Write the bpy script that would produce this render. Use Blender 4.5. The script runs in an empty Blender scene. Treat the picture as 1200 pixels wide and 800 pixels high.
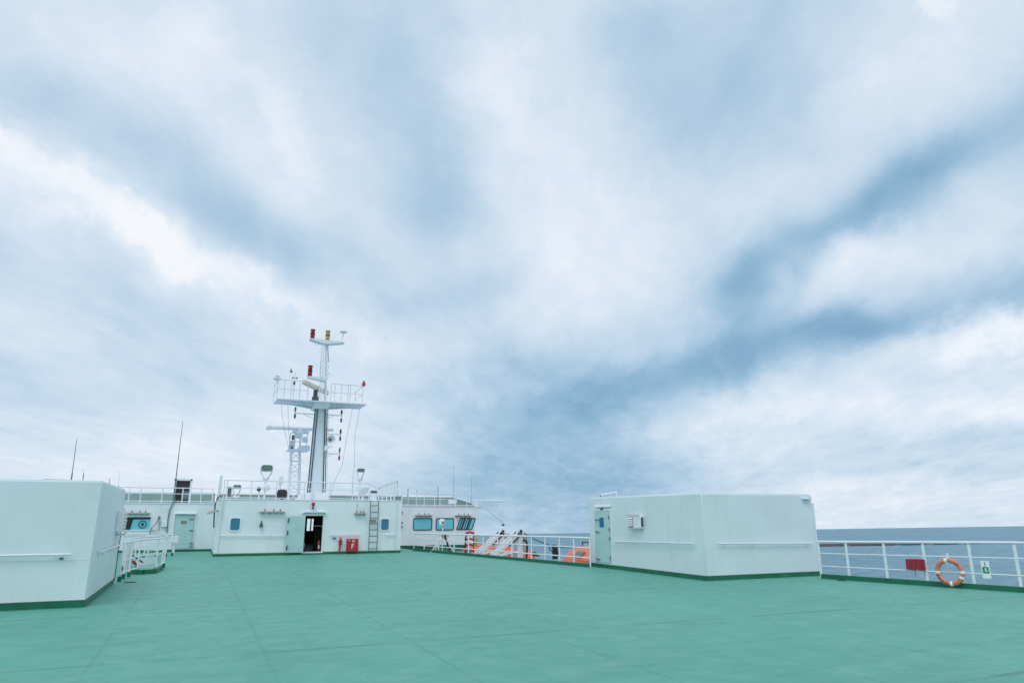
import bpy, bmesh, math, random
from mathutils import Vector, Matrix
R = math.radians
random.seed(7)
SC = bpy.context.scene
COL = SC.collection

# ------------------------------------------------------------------ camera
FOC, EYE, YAW = 800.0, 1.78, R(24.02)            # focal length in photo pixels, eye height, heading off the bow
PITCH = math.atan(204.5 / FOC)
fwd = Vector((math.sin(YAW) * math.cos(PITCH), math.cos(YAW) * math.cos(PITCH), math.sin(PITCH)))
rgt = Vector((math.cos(YAW), -math.sin(YAW), 0))
upv = rgt.cross(fwd)
EYEP = Vector((0, 0, EYE))
cam = bpy.data.cameras.new('camera')
cam.sensor_width = 36.0
cam.lens = FOC / 1200 * 36
cam.clip_start = 0.1
cam.clip_end = 120000
camo = bpy.data.objects.new('camera', cam)
COL.objects.link(camo)
camo.matrix_world = Matrix.Translation(EYEP) @ Matrix((rgt, upv, -fwd)).transposed().to_4x4()
SC.camera = camo

def ray(x, y): return fwd + rgt * ((x - 600) / FOC) + upv * ((400 - y) / FOC)
def gz(x, y, z=0.0):
    d = ray(x, y); return EYEP + d * ((z - EYE) / d.z)
def gy(x, y, Y):
    d = ray(x, y); return EYEP + d * (Y / d.y)
def gx(x, y, X):
    d = ray(x, y); return EYEP + d * (X / d.x)
def above(p, y):
    """height z over ground point p that shows at photo row y"""
    lo, hi = -5.0, 30.0
    for _ in range(50):
        m = (lo + hi) / 2
        v = Vector((p.x, p.y, m)) - EYEP
        yy = 400 - FOC * v.dot(upv) / v.dot(fwd)
        if yy > y: lo = m
        else: hi = m
    return lo

# ------------------------------------------------------------------ light
SUN_EL, SUN_AZ = R(58), R(215)          # high behind the cloud, off the port quarter
SC.view_settings.view_transform = 'Standard'
SC.view_settings.look = 'None'
SC.view_settings.gamma = 1
SC.view_settings.exposure = 0.05
SC.view_settings.use_curve_mapping = False
sl = bpy.data.lights.new('sun', 'SUN')
sl.energy = 1.0
sl.angle = R(25)
sl.color = (1.0, .985, .96)
so = bpy.data.objects.new('sun', sl)
COL.objects.link(so)
sd = Vector((math.sin(SUN_AZ) * math.cos(SUN_EL), math.cos(SUN_AZ) * math.cos(SUN_EL), math.sin(SUN_EL)))
so.rotation_euler = (-sd).to_track_quat('-Z', 'Y').to_euler()
so.location = (0, 0, 60)

W = bpy.data.worlds.new('World')
SC.world = W
W.use_nodes = True
nt = W.node_tree
nt.nodes.clear()
def nd(t, **k):
    n = nt.nodes.new(t)
    for a, b in k.items(): setattr(n, a, b)
    return n
def lk(a, b): nt.links.new(a, b)
def mth(op, a, b=None, c=None):
    n = nd('ShaderNodeMath', operation=op)
    for i, v in enumerate((a, b, c)):
        if v is None: continue
        if isinstance(v, (int, float)): n.inputs[i].default_value = v
        else: lk(v, n.inputs[i])
    return n.outputs[0]
def vmt(op, a, b=None):
    n = nd('ShaderNodeVectorMath', operation=op)
    for i, v in enumerate((a, b)):
        if v is None: continue
        if isinstance(v, (tuple, Vector)): n.inputs[i].default_value = v
        else: lk(v, n.inputs[i])
    return n
def noise(vec, scale, detail=6, rough=.55, dist=0.0):
    n = nd('ShaderNodeTexNoise')
    lk(vec, n.inputs['Vector'])
    n.inputs['Scale'].default_value = scale
    n.inputs['Detail'].default_value = detail
    n.inputs['Roughness'].default_value = rough
    n.inputs['Distortion'].default_value = dist
    return n
n_sea = ray(957.5, 619.4).cross(ray(1200, 615.6)).normalized()
if n_sea.z < 0: n_sea.negate()
tc = nd('ShaderNodeTexCoord')
D0 = tc.outputs['Generated']
# cloud sheet coordinates: the view direction cut by a flat layer, stretched along the wind
sep = nd('ShaderNodeSeparateXYZ'); lk(D0, sep.inputs[0])
upd = nd('ShaderNodeVectorMath', operation='DOT_PRODUCT'); lk(D0, upd.inputs[0]); upd.inputs[1].default_value = n_sea     # the ship trims by the stern: the horizon is the sea's
den = mth('ADD', mth('MAXIMUM', upd.outputs['Value'], 0.0), 0.10)
WA = R(33)
ca, sa = math.cos(WA), math.sin(WA)
along = mth('DIVIDE', mth('ADD', mth('MULTIPLY', sep.outputs[0], sa), mth('MULTIPLY', sep.outputs[1], ca)), den)
across = mth('DIVIDE', mth('SUBTRACT', mth('MULTIPLY', sep.outputs[0], ca), mth('MULTIPLY', sep.outputs[1], sa)), den)
cp = nd('ShaderNodeCombineXYZ')
lk(mth('MULTIPLY', along, .42), cp.inputs[0]); lk(across, cp.inputs[1])
CP = cp.outputs[0]
# warp of the directions so that the cloud masses get ragged edges
w1 = vmt('SUBTRACT', noise(D0, 3.2, 3, .5).outputs['Color'], (.5, .5, .5))
w2 = vmt('SUBTRACT', noise(D0, 13, 5, .62).outputs['Color'], (.5, .5, .5))
def scale(v, s):
    n = nd('ShaderNodeVectorMath', operation='SCALE'); lk(v, n.inputs[0]); n.inputs['Scale'].default_value = s; return n.outputs[0]
w3 = vmt('SUBTRACT', noise(D0, 34, 4, .65).outputs['Color'], (.5, .5, .5))
DS = vmt('ADD', D0, vmt('ADD', scale(w1.outputs[0], .15), scale(w2.outputs[0], .035)).outputs[0]).outputs[0]      # soft masses
DW = vmt('ADD', D0, vmt('ADD', scale(w1.outputs[0], .10), vmt('ADD', scale(w2.outputs[0], .085), scale(w3.outputs[0], .042)).outputs[0]).outputs[0]).outputs[0]   # ragged bright edges
BLOBS = [  # end, end (photo pixels -> directions), width px, strength
 (1260,96,1010,246,30,-.34),(1060,222,850,332,26,-.46),(1260,60,1000,200,70,-.14),(930,300,800,360,60,-.20),
 (1260,310,960,394,22,-.50),(900,320,835,400,30,-.22),(1010,384,830,412,22,-.26),(1020,378,800,446,28,-.34),(850,432,650,500,26,-.30),(900,380,560,462,60,-.16),(800,462,560,520,30,-.16),
 (470,40,520,270,56,-.23),(505,150,505,235,40,-.22),(360,30,480,120,60,-.18),(470,250,560,330,40,-.14),
 (250,240,430,325,30,-.30),(905,10,890,150,62,-.30),(700,50,840,110,60,-.20),(720,30,760,180,60,-.12),
 (-40,80,240,230,46,-.18),(200,200,380,290,40,-.16),(-40,285,260,420,40,-.14),(-40,452,360,440,28,-.16),(410,366,600,336,28,-.20),
 (440,440,780,430,30,-.22),(440,606,800,596,40,-.46),(470,486,800,520,36,-.18),(540,555,760,545,36,-.28),
 (1240,292,1030,332,16,-.18),(980,522,1240,520,12,-.14),(820,545,1010,530,10,-.10),(1060,180,1240,190,34,-.14),
 (-60,140,200,296,24,.44),(170,276,392,372,20,.44),(-60,210,60,260,40,.20),(60,205,200,300,26,.16),
 (540,10,606,170,36,.26),(590,210,720,300,80,.16),(325,100,366,216,24,.20),(660,330,780,330,40,.12),
 (1260,342,1090,398,20,.44),(980,300,1080,262,24,.22),(930,330,1000,318,20,.12),(850,480,1240,466,22,.24),(920,592,1260,578,18,.20),(760,520,900,470,18,.16),(1000,505,1240,512,10,-.16),(880,545,1240,552,8,-.14),
 (1062,16,1090,16,12,.26),(420,404,560,452,20,.26),(0,10,70,60,36,.12),(-40,540,420,552,40,.12),(980,110,1140,50,60,.14),
 (120,100,260,60,40,.12),(780,290,640,180,50,.10),(760,424,640,410,14,.14),(700,130,660,60,30,.08)]
total = None
for (x0, y0, x1, y1, w, amp) in BLOBS:
    c = ray((x0 + x1) / 2, (y0 + y1) / 2).normalized()
    a = ray(x1, y1).normalized() - ray(x0, y0).normalized()
    half = max(a.length / 2, .01)
    a = (a - c * a.dot(c)).normalized()
    b = c.cross(a)
    s = w / FOC * c.dot(fwd) * ((1.15 if w < 35 else 1.4) if amp < 0 else 1.15)
    DD = DS if amp < 0 else DW
    amp = amp * (.70 if amp < 0 else .60)
    la = half * 1.08 + s * .35
    u = nd('ShaderNodeVectorMath', operation='DOT_PRODUCT'); lk(DD, u.inputs[0]); u.inputs[1].default_value = a / la
    v = nd('ShaderNodeVectorMath', operation='DOT_PRODUCT'); lk(DD, v.inputs[0]); v.inputs[1].default_value = b / s
    u2 = mth('MULTIPLY', u.outputs['Value'], u.outputs['Value'])
    q = mth('MULTIPLY_ADD', u2, u2, mth('MULTIPLY', v.outputs['Value'], v.outputs['Value']))
    g = mth('EXPONENT', mth('MULTIPLY', q, -1.0))
    total = mth('MULTIPLY', g, amp) if total is None else mth('MULTIPLY_ADD', g, amp, total)
# unseen bright sky patches on both beams, added to lighten the side walls
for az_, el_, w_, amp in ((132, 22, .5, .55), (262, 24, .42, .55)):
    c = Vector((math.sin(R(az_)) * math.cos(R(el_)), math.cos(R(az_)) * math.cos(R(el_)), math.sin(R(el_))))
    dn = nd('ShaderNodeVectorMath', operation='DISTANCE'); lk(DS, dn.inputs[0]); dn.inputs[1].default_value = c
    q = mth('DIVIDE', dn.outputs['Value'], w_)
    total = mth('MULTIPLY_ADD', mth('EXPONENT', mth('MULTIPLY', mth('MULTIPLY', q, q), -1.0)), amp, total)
big = mth('SUBTRACT', noise(CP, .9, 6, .55, .3).outputs['Fac'], .5)
mid_ = mth('SUBTRACT', noise(CP, 3.0, 8, .62, .6).outputs['Fac'], .5)
lowm = nd('ShaderNodeMapRange'); lk(upd.outputs['Value'], lowm.inputs['Value'])
for k_, val_ in zip(('From Min', 'From Max', 'To Min', 'To Max'), (.12, .5, 1.0, .25)): lowm.inputs[k_].default_value = val_
fine = mth('MULTIPLY', mth('SUBTRACT', noise(CP, 7, 6, .57, .5).outputs['Fac'], .5), lowm.outputs[0])
bil = mth('SUBTRACT', noise(D0, 5.0, 9, .57, .15).outputs['Fac'], .5)
puf = mth('SUBTRACT', noise(DW, 13, 7, .60, .2).outputs['Fac'], .5)
lit = nd('ShaderNodeMapRange'); lk(total, lit.inputs['Value'])
for k_, val_ in zip(('From Min', 'From Max', 'To Min', 'To Max'), (-.25, .2, .25, 1.0)): lit.inputs[k_].default_value = val_
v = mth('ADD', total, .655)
v = mth('MULTIPLY_ADD', big, .22, v)
v = mth('MULTIPLY_ADD', mid_, .34, v)
v = mth('MULTIPLY_ADD', fine, .27, v)
v = mth('MULTIPLY_ADD', bil, .34, v)
v = mth('MULTIPLY_ADD', mth('MULTIPLY', puf, lit.outputs[0]), .42, v)
ramp = nd('ShaderNodeValToRGB')
lk(v, ramp.inputs[0])
cr = ramp.color_ramp
cr.interpolation = 'B_SPLINE'
stops = [(0, (.185, .37, .545)), (.2, (.29, .485, .665)), (.40, (.468, .632, .79)), (.58, (.615, .745, .872)), (.78, (.762, .846, .943)), (1.0, (.96, .978, 1.0))]
while len(cr.elements) < len(stops): cr.elements.new(.5)
for e, (p, c) in zip(cr.elements, stops):
    e.position = p; e.color = (*c, 1)
bgc = nd('ShaderNodeBackground')
lk(ramp.outputs[0], bgc.inputs['Color'])
bgc.inputs['Strength'].default_value = 1.0
sky = nd('ShaderNodeTexSky', sky_type='NISHITA', sun_disc=False)
sky.sun_elevation = SUN_EL
sky.sun_rotation = SUN_AZ
bgs = nd('ShaderNodeBackground'); lk(sky.outputs[0], bgs.inputs['Color']); bgs.inputs['Strength'].default_value = .08
mx = nd('ShaderNodeMixShader'); mx.inputs[0].default_value = .93      # cloud cover
lk(bgs.outputs[0], mx.inputs[1]); lk(bgc.outputs[0], mx.inputs[2])
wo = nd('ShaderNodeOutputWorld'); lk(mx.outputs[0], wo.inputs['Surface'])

# ------------------------------------------------------------------ materials
def mat(name, rgb, rough=.5, metal=0.0, var=.08, vscale=1.3, bump=0.0, bscale=20, rust=0.0, streak=0.0, spec=.5):
    m = bpy.data.materials.new(name)
    m.use_nodes = True
    t = m.node_tree
    b = t.nodes['Principled BSDF']
    b.inputs['Roughness'].default_value = rough
    b.inputs['Metallic'].default_value = metal
    b.inputs['Specular IOR Level'].default_value = spec
    g = t.nodes.new('ShaderNodeNewGeometry')
    n = t.nodes.new('ShaderNodeTexNoise')
    n.inputs['Scale'].default_value = vscale; n.inputs['Detail'].default_value = 6; n.inputs['Roughness'].default_value = .6
    t.links.new(g.outputs['Position'], n.inputs['Vector'])
    mp = t.nodes.new('ShaderNodeMapRange')
    mp.inputs['From Min'].default_value = .3; mp.inputs['From Max'].default_value = .7
    mp.inputs['To Min'].default_value = 1 - var; mp.inputs['To Max'].default_value = 1 + var
    t.links.new(n.outputs['Fac'], mp.inputs['Value'])
    sc = t.nodes.new('ShaderNodeVectorMath'); sc.operation = 'SCALE'
    sc.inputs[0].default_value = rgb
    t.links.new(mp.outputs[0], sc.inputs['Scale'])
    col = sc.outputs[0]
    def mixin(col, fac, c2):
        mi = t.nodes.new('ShaderNodeMix'); mi.data_type = 'RGBA'
        t.links.new(fac, mi.inputs['Factor']); t.links.new(col, mi.inputs[6]); mi.inputs[7].default_value = (*c2, 1)
        return mi.outputs[2]
    def thr(vec_scale, scale, lo, hi, top, detail=5):
        vm = t.nodes.new('ShaderNodeVectorMath'); vm.operation = 'MULTIPLY'
        vm.inputs[1].default_value = vec_scale
        t.links.new(g.outputs['Position'], vm.inputs[0])
        nn = t.nodes.new('ShaderNodeTexNoise'); nn.inputs['Scale'].default_value = scale; nn.inputs['Detail'].default_value = detail
        nn.inputs['Roughness'].default_value = .65
        t.links.new(vm.outputs[0], nn.inputs['Vector'])
        r = t.nodes.new('ShaderNodeMapRange')
        r.inputs['From Min'].default_value = lo; r.inputs['From Max'].default_value = hi; r.inputs['To Max'].default_value = top
        t.links.new(nn.outputs['Fac'], r.inputs['Value'])
        return r.outputs[0]
    if streak: col = mixin(col, thr((1, 1, .12), 4.5, .55, .78, streak), tuple(c * .6 for c in rgb))
    if rust: col = mixin(col, thr((1, 1, .3), 6, .66, .74, rust, 8), (.28, .11, .05))
    t.links.new(col, b.inputs['Base Color'])
    if bump:
        nb = t.nodes.new('ShaderNodeTexNoise'); nb.inputs['Scale'].default_value = bscale; nb.inputs['Detail'].default_value = 4
        t.links.new(g.outputs['Position'], nb.inputs['Vector'])
        bp = t.nodes.new('ShaderNodeBump'); bp.inputs['Strength'].default_value = bump; bp.inputs['Distance'].default_value = .02
        t.links.new(nb.outputs['Fac'], bp.inputs['Height']); t.links.new(bp.outputs[0], b.inputs['Normal'])
    return m

WHITE = (.655, .765, .825)
M_wall = mat('wall_white_paint', WHITE, .42, var=.05, vscale=.8, bump=.42, bscale=1.4, streak=.20)
M_bridge = mat('bridge_white_paint', (.73, .82, .86), .42, var=.05, vscale=.9, bump=.25, bscale=1.6, streak=.14)
M_white = mat('white_gloss_paint', (.74, .80, .86), .35, var=.05, vscale=6, rust=.25)
M_whitec = mat('white_clean_paint', (.74, .80, .86), .35, var=.04, vscale=5)
M_cream = mat('cream_plastic', (.62, .62, .52), .4, var=.06, vscale=6)
M_dark = mat('dark_grey_steel', (.06, .075, .085), .5, var=.2, vscale=5)
M_black = mat('black_rubber', (.018, .02, .022), .55, var=.2, vscale=6)
M_grey = mat('ladder_grey_steel', (.13, .17, .19), .5, var=.15, vscale=6)
M_band = mat('dark_green_coaming_paint', (.006, .13, .075), .4, var=.25, vscale=3)
M_teal = mat('pale_teal_door_paint', (.42, .63, .65), .4, var=.06, vscale=2, streak=.12)
M_bulw = mat('grey_green_bulwark_paint', (.21, .33, .30), .5, var=.1, vscale=2, streak=.2)
M_blue = mat('blue_window_glass', (.035, .20, .32), .08, var=.05, spec=.8)
M_cyan = mat('cyan_bright_glass', (.16, .60, .69), .06, var=.06, vscale=.9, spec=.8)  # sky brightness in the panes is put into the base colour
M_red = mat('red_gloss_paint', (.42, .018, .035), .4, var=.12, vscale=4)
M_cover = mat('faded_red_canvas', (.29, .024, .04), .75, var=.15, vscale=9, bump=.4, bscale=30)
M_orange = mat('orange_lifeboat_grp', (.72, .15, .075), .4, var=.1, vscale=2)
M_ring = mat('orange_lifebuoy_shell', (.62, .20, .115), .5, var=.16, vscale=9, streak=.2)
M_tape = mat('white_reflective_tape', (.80, .86, .88), .4, var=.05)
M_green = mat('green_sign_paint', (.0, .30, .15), .4, var=.04)
M_lampg = mat('green_lamp_glass', (.0, .33, .12), .15, var=.1)
M_lampr = mat('red_lamp_glass', (.38, .015, .03), .15, var=.1)
M_amber = mat('amber_lamp_glass', (.55, .38, .16), .15, var=.1)
M_brass = mat('weathered_plate', (.24, .22, .19), .5, var=.25, vscale=20)
M_rope = mat('dark_rope', (.045, .045, .05), .9, var=.3, vscale=20)
M_rusty = mat('rusty_bracket_paint', (.48, .45, .40), .6, var=.2, vscale=10, rust=.8)
M_inter = mat('dark_interior_paint', (.06, .09, .09), .6, var=.1)
M_yellow = mat('yellow_paint', (.55, .38, .05), .5)
M_hull = mat('hull_white_paint', (.6, .66, .68), .45, var=.06, vscale=.3, streak=.3)
M_brown = mat('breakwater_stone', (.17, .12, .11), .8, var=.25, vscale=.2)
M_drain = mat('deck_drain_iron', (.01, .04, .035), .6)

# deck paint: rolled green coating with weld seams, scuffs and faded patches
def deck_material():
    m = bpy.data.materials.new('green_deck_coating'); m.use_nodes = True
    t = m.node_tree; b = t.nodes['Principled BSDF']
    N = t.nodes.new; L = t.links.new
    g = N('ShaderNodeNewGeometry')
    def ns(scale, detail=6, rough=.6, mul=None, dist=0):
        n = N('ShaderNodeTexNoise'); n.inputs['Scale'].default_value = scale; n.inputs['Detail'].default_value = detail
        n.inputs['Roughness'].default_value = rough; n.inputs['Distortion'].default_value = dist
        if mul:
            vm = N('ShaderNodeVectorMath'); vm.operation = 'MULTIPLY'; vm.inputs[1].default_value = mul
            L(g.outputs['Position'], vm.inputs[0]); L(vm.outputs[0], n.inputs['Vector'])
        else: L(g.outputs['Position'], n.inputs['Vector'])
        return n.outputs['Fac']
    def rng(x, a, b_, c, d):
        r = N('ShaderNodeMapRange')
        for k, val in zip(('From Min', 'From Max', 'To Min', 'To Max'), (a, b_, c, d)): r.inputs[k].default_value = val
        L(x, r.inputs['Value']); return r.outputs[0]
    def mt(op, a, b_=None, c=None):
        n = N('ShaderNodeMath'); n.operation = op
        for i, val in enumerate((a, b_, c)):
            if val is None: continue
            if isinstance(val, (int, float)): n.inputs[i].default_value = val
            else: L(val, n.inputs[i])
        return n.outputs[0]
    def mix(fac, a, c2):
        mi = N('ShaderNodeMix'); mi.data_type = 'RGBA'
        L(fac, mi.inputs['Factor'])
        if isinstance(a, tuple): mi.inputs[6].default_value = (*a, 1)
        else: L(a, mi.inputs[6])
        mi.inputs[7].default_value = (*c2, 1)
        return mi.outputs[2]
    base = DECK
    col = mix(rng(ns(.28, 6, .65), .38, .66, 0, .75), base, tuple(c * .82 for c in base))
    col = mix(rng(ns(1.6, 7, .65), .45, .72, 0, .55), col, (base[0] * 1.6, base[1] * 1.14, base[2] * 1.2))
    # scuffs: short pale scratches in two directions
    col = mix(rng(ns(5, 5, .7, (1, .18, 1), .6), .60, .72, 0, .34), col, (.22, .50, .43))
    col = mix(rng(ns(5, 5, .7, (.2, 1, 1), .8), .61, .73, 0, .30), col, (.22, .50, .43))
    col = mix(rng(ns(2.2, 6, .7, (.25, 1.2, 1)), .54, .70, 0, .5), col, tuple(c * .62 for c in base))
    col = mix(rng(ns(22, 3, .6), .60, .75, 0, .22), col, tuple(c * .6 for c in base))
    sp = N('ShaderNodeSeparateXYZ'); L(g.outputs['Position'], sp.inputs[0])
    wob = mt('MULTIPLY', mt('SUBTRACT', ns(1.5, 3), .5), .03)
    def seam(co, off, per, w):
        f = mt('FRACT', mt('DIVIDE', mt('ADD', mt('ADD', co, off), wob), per))
        dd = mt('MULTIPLY', mt('ABSOLUTE', mt('SUBTRACT', f, .5)), per)     # distance to seam in m (seam at half period)
        return rng(dd, w * .4, w, 1, 0)
    longi = seam(sp.outputs[0], 1.04 + 1.02, 2.04, .032)
    trans = seam(sp.outputs[1], -10.45 + 2.45, 4.9, .06)
    brk = rng(ns(.5, 3), .40, .60, .25, 1)
    brk2 = rng(ns(.6, 4, .6, (.3, 1, 1)), .38, .62, .10, .72)
    sm = mt('MAXIMUM', mt('MULTIPLY', trans, brk), mt('MULTIPLY', mt('MULTIPLY', longi, brk2), .72))
    col = mix(mt('MULTIPLY', sm, .58), col, (.035, .15, .125))
    L(col, b.inputs['Base Color'])
    L(rng(ns(3, 5), .3, .7, .42, .62), b.inputs['Roughness'])
    b.inputs['Specular IOR Level'].default_value = .35
    h = mt('MULTIPLY_ADD', sm, 1.0, mt('ADD', mt('MULTIPLY', ns(.9, 4), .8), mt('MULTIPLY', ns(60, 3), .05)))
    bp = N('ShaderNodeBump'); bp.inputs['Strength'].default_value = .35; bp.inputs['Distance'].default_value = .02
    L(h, bp.inputs['Height']); L(bp.outputs[0], b.inputs['Normal'])
    return m
DECK = (.088, .352, .268)
M_deck = deck_material()

def sea_material():
    m = bpy.data.materials.new('sea_water'); m.use_nodes = True
    t = m.node_tree; b = t.nodes['Principled BSDF']; N = t.nodes.new; L = t.links.new
    g = N('ShaderNodeNewGeometry')
    def ns(scale, mul, detail=4, rough=.55):
        n = N('ShaderNodeTexNoise'); n.inputs['Scale'].default_value = scale; n.inputs['Detail'].default_value = detail
        n.inputs['Roughness'].default_value = rough
        vm = N('ShaderNodeVectorMath'); vm.operation = 'MULTIPLY'; vm.inputs[1].default_value = mul
        mpn = N('ShaderNodeVectorRotate'); mpn.rotation_type = 'Z_AXIS'; mpn.inputs['Angle'].default_value = R(55)
        L(g.outputs['Position'], mpn.inputs['Vector']); L(mpn.outputs[0], vm.inputs[0]); L(vm.outputs[0], n.inputs['Vector'])
        return n.outputs['Fac']
    r = N('ShaderNodeMapRange'); r.inputs['From Min'].default_value = .35; r.inputs['From Max'].default_value = .65
    L(ns(.004, (1, .3, 1), 5), r.inputs['Value'])
    mi = N('ShaderNodeMix'); mi.data_type = 'RGBA'
    L(r.outputs[0], mi.inputs['Factor'])
    mi.inputs[6].default_value = (*SEA, 1); mi.inputs[7].default_value = (*[c * 1.18 for c in SEA], 1)
    r2 = N('ShaderNodeMapRange'); r2.inputs['From Min'].default_value = .38; r2.inputs['From Max'].default_value = .66; r2.inputs['To Min'].default_value = .88; r2.inputs['To Max'].default_value = 1.22
    L(ns(.11, (1, .3, 1), 6, .62), r2.inputs['Value'])
    sc = N('ShaderNodeVectorMath'); sc.operation = 'SCALE'; L(mi.outputs[2], sc.inputs[0]); L(r2.outputs[0], sc.inputs['Scale'])
    L(sc.outputs[0], b.inputs['Base Color'])
    b.inputs['Roughness'].default_value = .42
    b.inputs['IOR'].default_value = 1.33
    b.inputs['Specular IOR Level'].default_value = .12
    ad = N('ShaderNodeMath'); ad.operation = 'MULTIPLY_ADD'; ad.inputs[1].default_value = .35
    L(ns(.35, (1, .4, 1), 4), ad.inputs[0]); L(ns(.07, (1, .35, 1), 6, .6), ad.inputs[2])
    bp = N('ShaderNodeBump'); bp.inputs['Strength'].default_value = .9; bp.inputs['Distance'].default_value = 2.6
    L(ad.outputs[0], bp.inputs['Height']); L(bp.outputs[0], b.inputs['Normal'])
    return m
SEA = (.118, .238, .31)
M_sea = sea_material()

# ------------------------------------------------------------------ mesh helpers
class MB:
    def __init__(s): s.b = bmesh.new()
    def box(s, x0, x1, y0, y1, z0, z1):
        vs = [s.b.verts.new((x, y, z)) for x in (x0, x1) for y in (y0, y1) for z in (z0, z1)]
        for f in ((0, 1, 3, 2), (4, 6, 7, 5), (0, 4, 5, 1), (2, 3, 7, 6), (0, 2, 6, 4), (1, 5, 7, 3)):
            s.b.faces.new([vs[i] for i in f])
        return s
    def hexa(s, p):         # 8 points: 4 of one end loop, then the 4 of the other
        vs = [s.b.verts.new(q) for q in p]
        for f in ((3, 2, 1, 0), (4, 5, 6, 7), (0, 1, 5, 4), (1, 2, 6, 5), (2, 3, 7, 6), (3, 0, 4, 7)):
            s.b.faces.new([vs[i] for i in f])
        return s
    def obox(s, c, ax, ay, az):     # centre and three half vectors
        c, ax, ay, az = map(Vector, (c, ax, ay, az))
        return s.hexa([c - ax - ay - az, c + ax - ay - az, c + ax + ay - az, c - ax + ay - az,
                       c - ax - ay + az, c + ax - ay + az, c + ax + ay + az, c - ax + ay + az])
    def prism(s, pts, vec):         # polygon pushed along a vector
        vec = Vector(vec)
        a = [s.b.verts.new(Vector(p)) for p in pts]; c = [s.b.verts.new(Vector(p) + vec) for p in pts]
        n = len(pts)
        s.b.faces.new(a[::-1]); s.b.faces.new(c)
        for i in range(n): s.b.faces.new((a[i], a[(i + 1) % n], c[(i + 1) % n], c[i]))
        return s
    def tube(s, pts, r, n=8, r1=None):
        pts = [Vector(p) for p in pts]
        rings = []
        for i, p in enumerate(pts):
            t = (pts[min(i + 1, len(pts) - 1)] - pts[max(i - 1, 0)]).normalized()
            ref = Vector((0, 0, 1)) if abs(t.z) < .9 else Vector((1, 0, 0))
            a = t.cross(ref).normalized(); c = t.cross(a)
            rr = r if r1 is None else r + (r1 - r) * i / (len(pts) - 1)
            rings.append([s.b.verts.new(p + (a * math.cos(2 * math.pi * k / n) + c * math.sin(2 * math.pi * k / n)) * rr) for k in range(n)])
        for i in range(len(rings) - 1):
            for k in range(n):
                s.b.faces.new((rings[i][k], rings[i][(k + 1) % n], rings[i + 1][(k + 1) % n], rings[i + 1][k]))
        s.b.faces.new(rings[0][::-1]); s.b.faces.new(rings[-1])
        return s
    def lathe(s, c, prof, n=20, axis=(0, 0, 1)):    # profile of (radius, height)
        c = Vector(c); ax = Vector(axis).normalized()
        ref = Vector((0, 0, 1)) if abs(ax.z) < .9 else Vector((1, 0, 0))
        a = ax.cross(ref).normalized(); b2 = ax.cross(a)
        rings = []
        for (r, h) in prof:
            r = max(r, .0005)
            rings.append([s.b.verts.new(c + ax * h + (a * math.cos(2 * math.pi * k / n) + b2 * math.sin(2 * math.pi * k / n)) * r) for k in range(n)])
        for i in range(len(rings) - 1):
            for k in range(n):
                s.b.faces.new((rings[i][k], rings[i][(k + 1) % n], rings[i + 1][(k + 1) % n], rings[i + 1][k]))
        s.b.faces.new(rings[0][::-1]); s.b.faces.new(rings[-1])
        return s
    def ring(s, outer, inner, vec):     # frame between two loops of equal count, pushed along vec
        vec = Vector(vec); n = len(outer)
        o = [s.b.verts.new(Vector(p)) for p in outer]; i_ = [s.b.verts.new(Vector(p)) for p in inner]
        o2 = [s.b.verts.new(Vector(p) + vec) for p in outer]; i2 = [s.b.verts.new(Vector(p) + vec) for p in inner]
        for k in range(n):
            j = (k + 1) % n
            s.b.faces.new((o[k], o[j], i_[j], i_[k])); s.b.faces.new((o2[k], i2[k], i2[j], o2[j]))
            s.b.faces.new((o[k], o2[k], o2[j], o[j])); s.b.faces.new((i_[k], i_[j], i2[j], i2[k]))
        return s
    def build(s, name, m, parent=None, bevel=0.0, sub=0, origin=None):
        bm = s.b
        bmesh.ops.recalc_face_normals(bm, faces=bm.faces[:])
        if parent is None and origin is None:
            xs = [v.co for v in bm.verts]
            origin = Vector(((min(v.x for v in xs) + max(v.x for v in xs)) / 2, (min(v.y for v in xs) + max(v.y for v in xs)) / 2, min(v.z for v in xs)))
        wl = Vector(origin) if parent is None else wloc(parent)
        for v in bm.verts: v.co -= wl
        me = bpy.data.meshes.new(name); bm.to_mesh(me); bm.free()
        for p in me.polygons: p.use_smooth = True
        me.set_sharp_from_angle(angle=R(38))
        me.materials.append(m)
        o = bpy.data.objects.new(name, me); COL.objects.link(o)
        if parent is None: o.location = wl
        else: o.parent = parent
        if bevel:
            bv = o.modifiers.new('bevel', 'BEVEL'); bv.width = bevel; bv.segments = 2; bv.limit_method = 'ANGLE'; bv.angle_limit = R(40)
        return o
def wloc(o):
    p = Vector((0, 0, 0))
    while o: p = p + o.location; o = o.parent
    return p
def tag(o, label=None, cat=None, group=None, kind=None):
    if label: o['label'] = label
    if cat: o['category'] = cat
    if group: o['group'] = group
    if kind: o['kind'] = kind
    return o
def thing(name, label, cat, loc, group=None):
    o = bpy.data.objects.new(name, None); COL.objects.link(o); o.location = Vector(loc); o.empty_display_size = .2
    return tag(o, label, cat, group)
def copy_tree(o, shift, parent=None):
    c = o.copy(); COL.objects.link(c)
    if parent is None: c.location = o.location + Vector(shift)
    else: c.parent = parent
    for ch in [x for x in bpy.data.objects if x.parent == o]: copy_tree(ch, shift, c)
    return c
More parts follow.
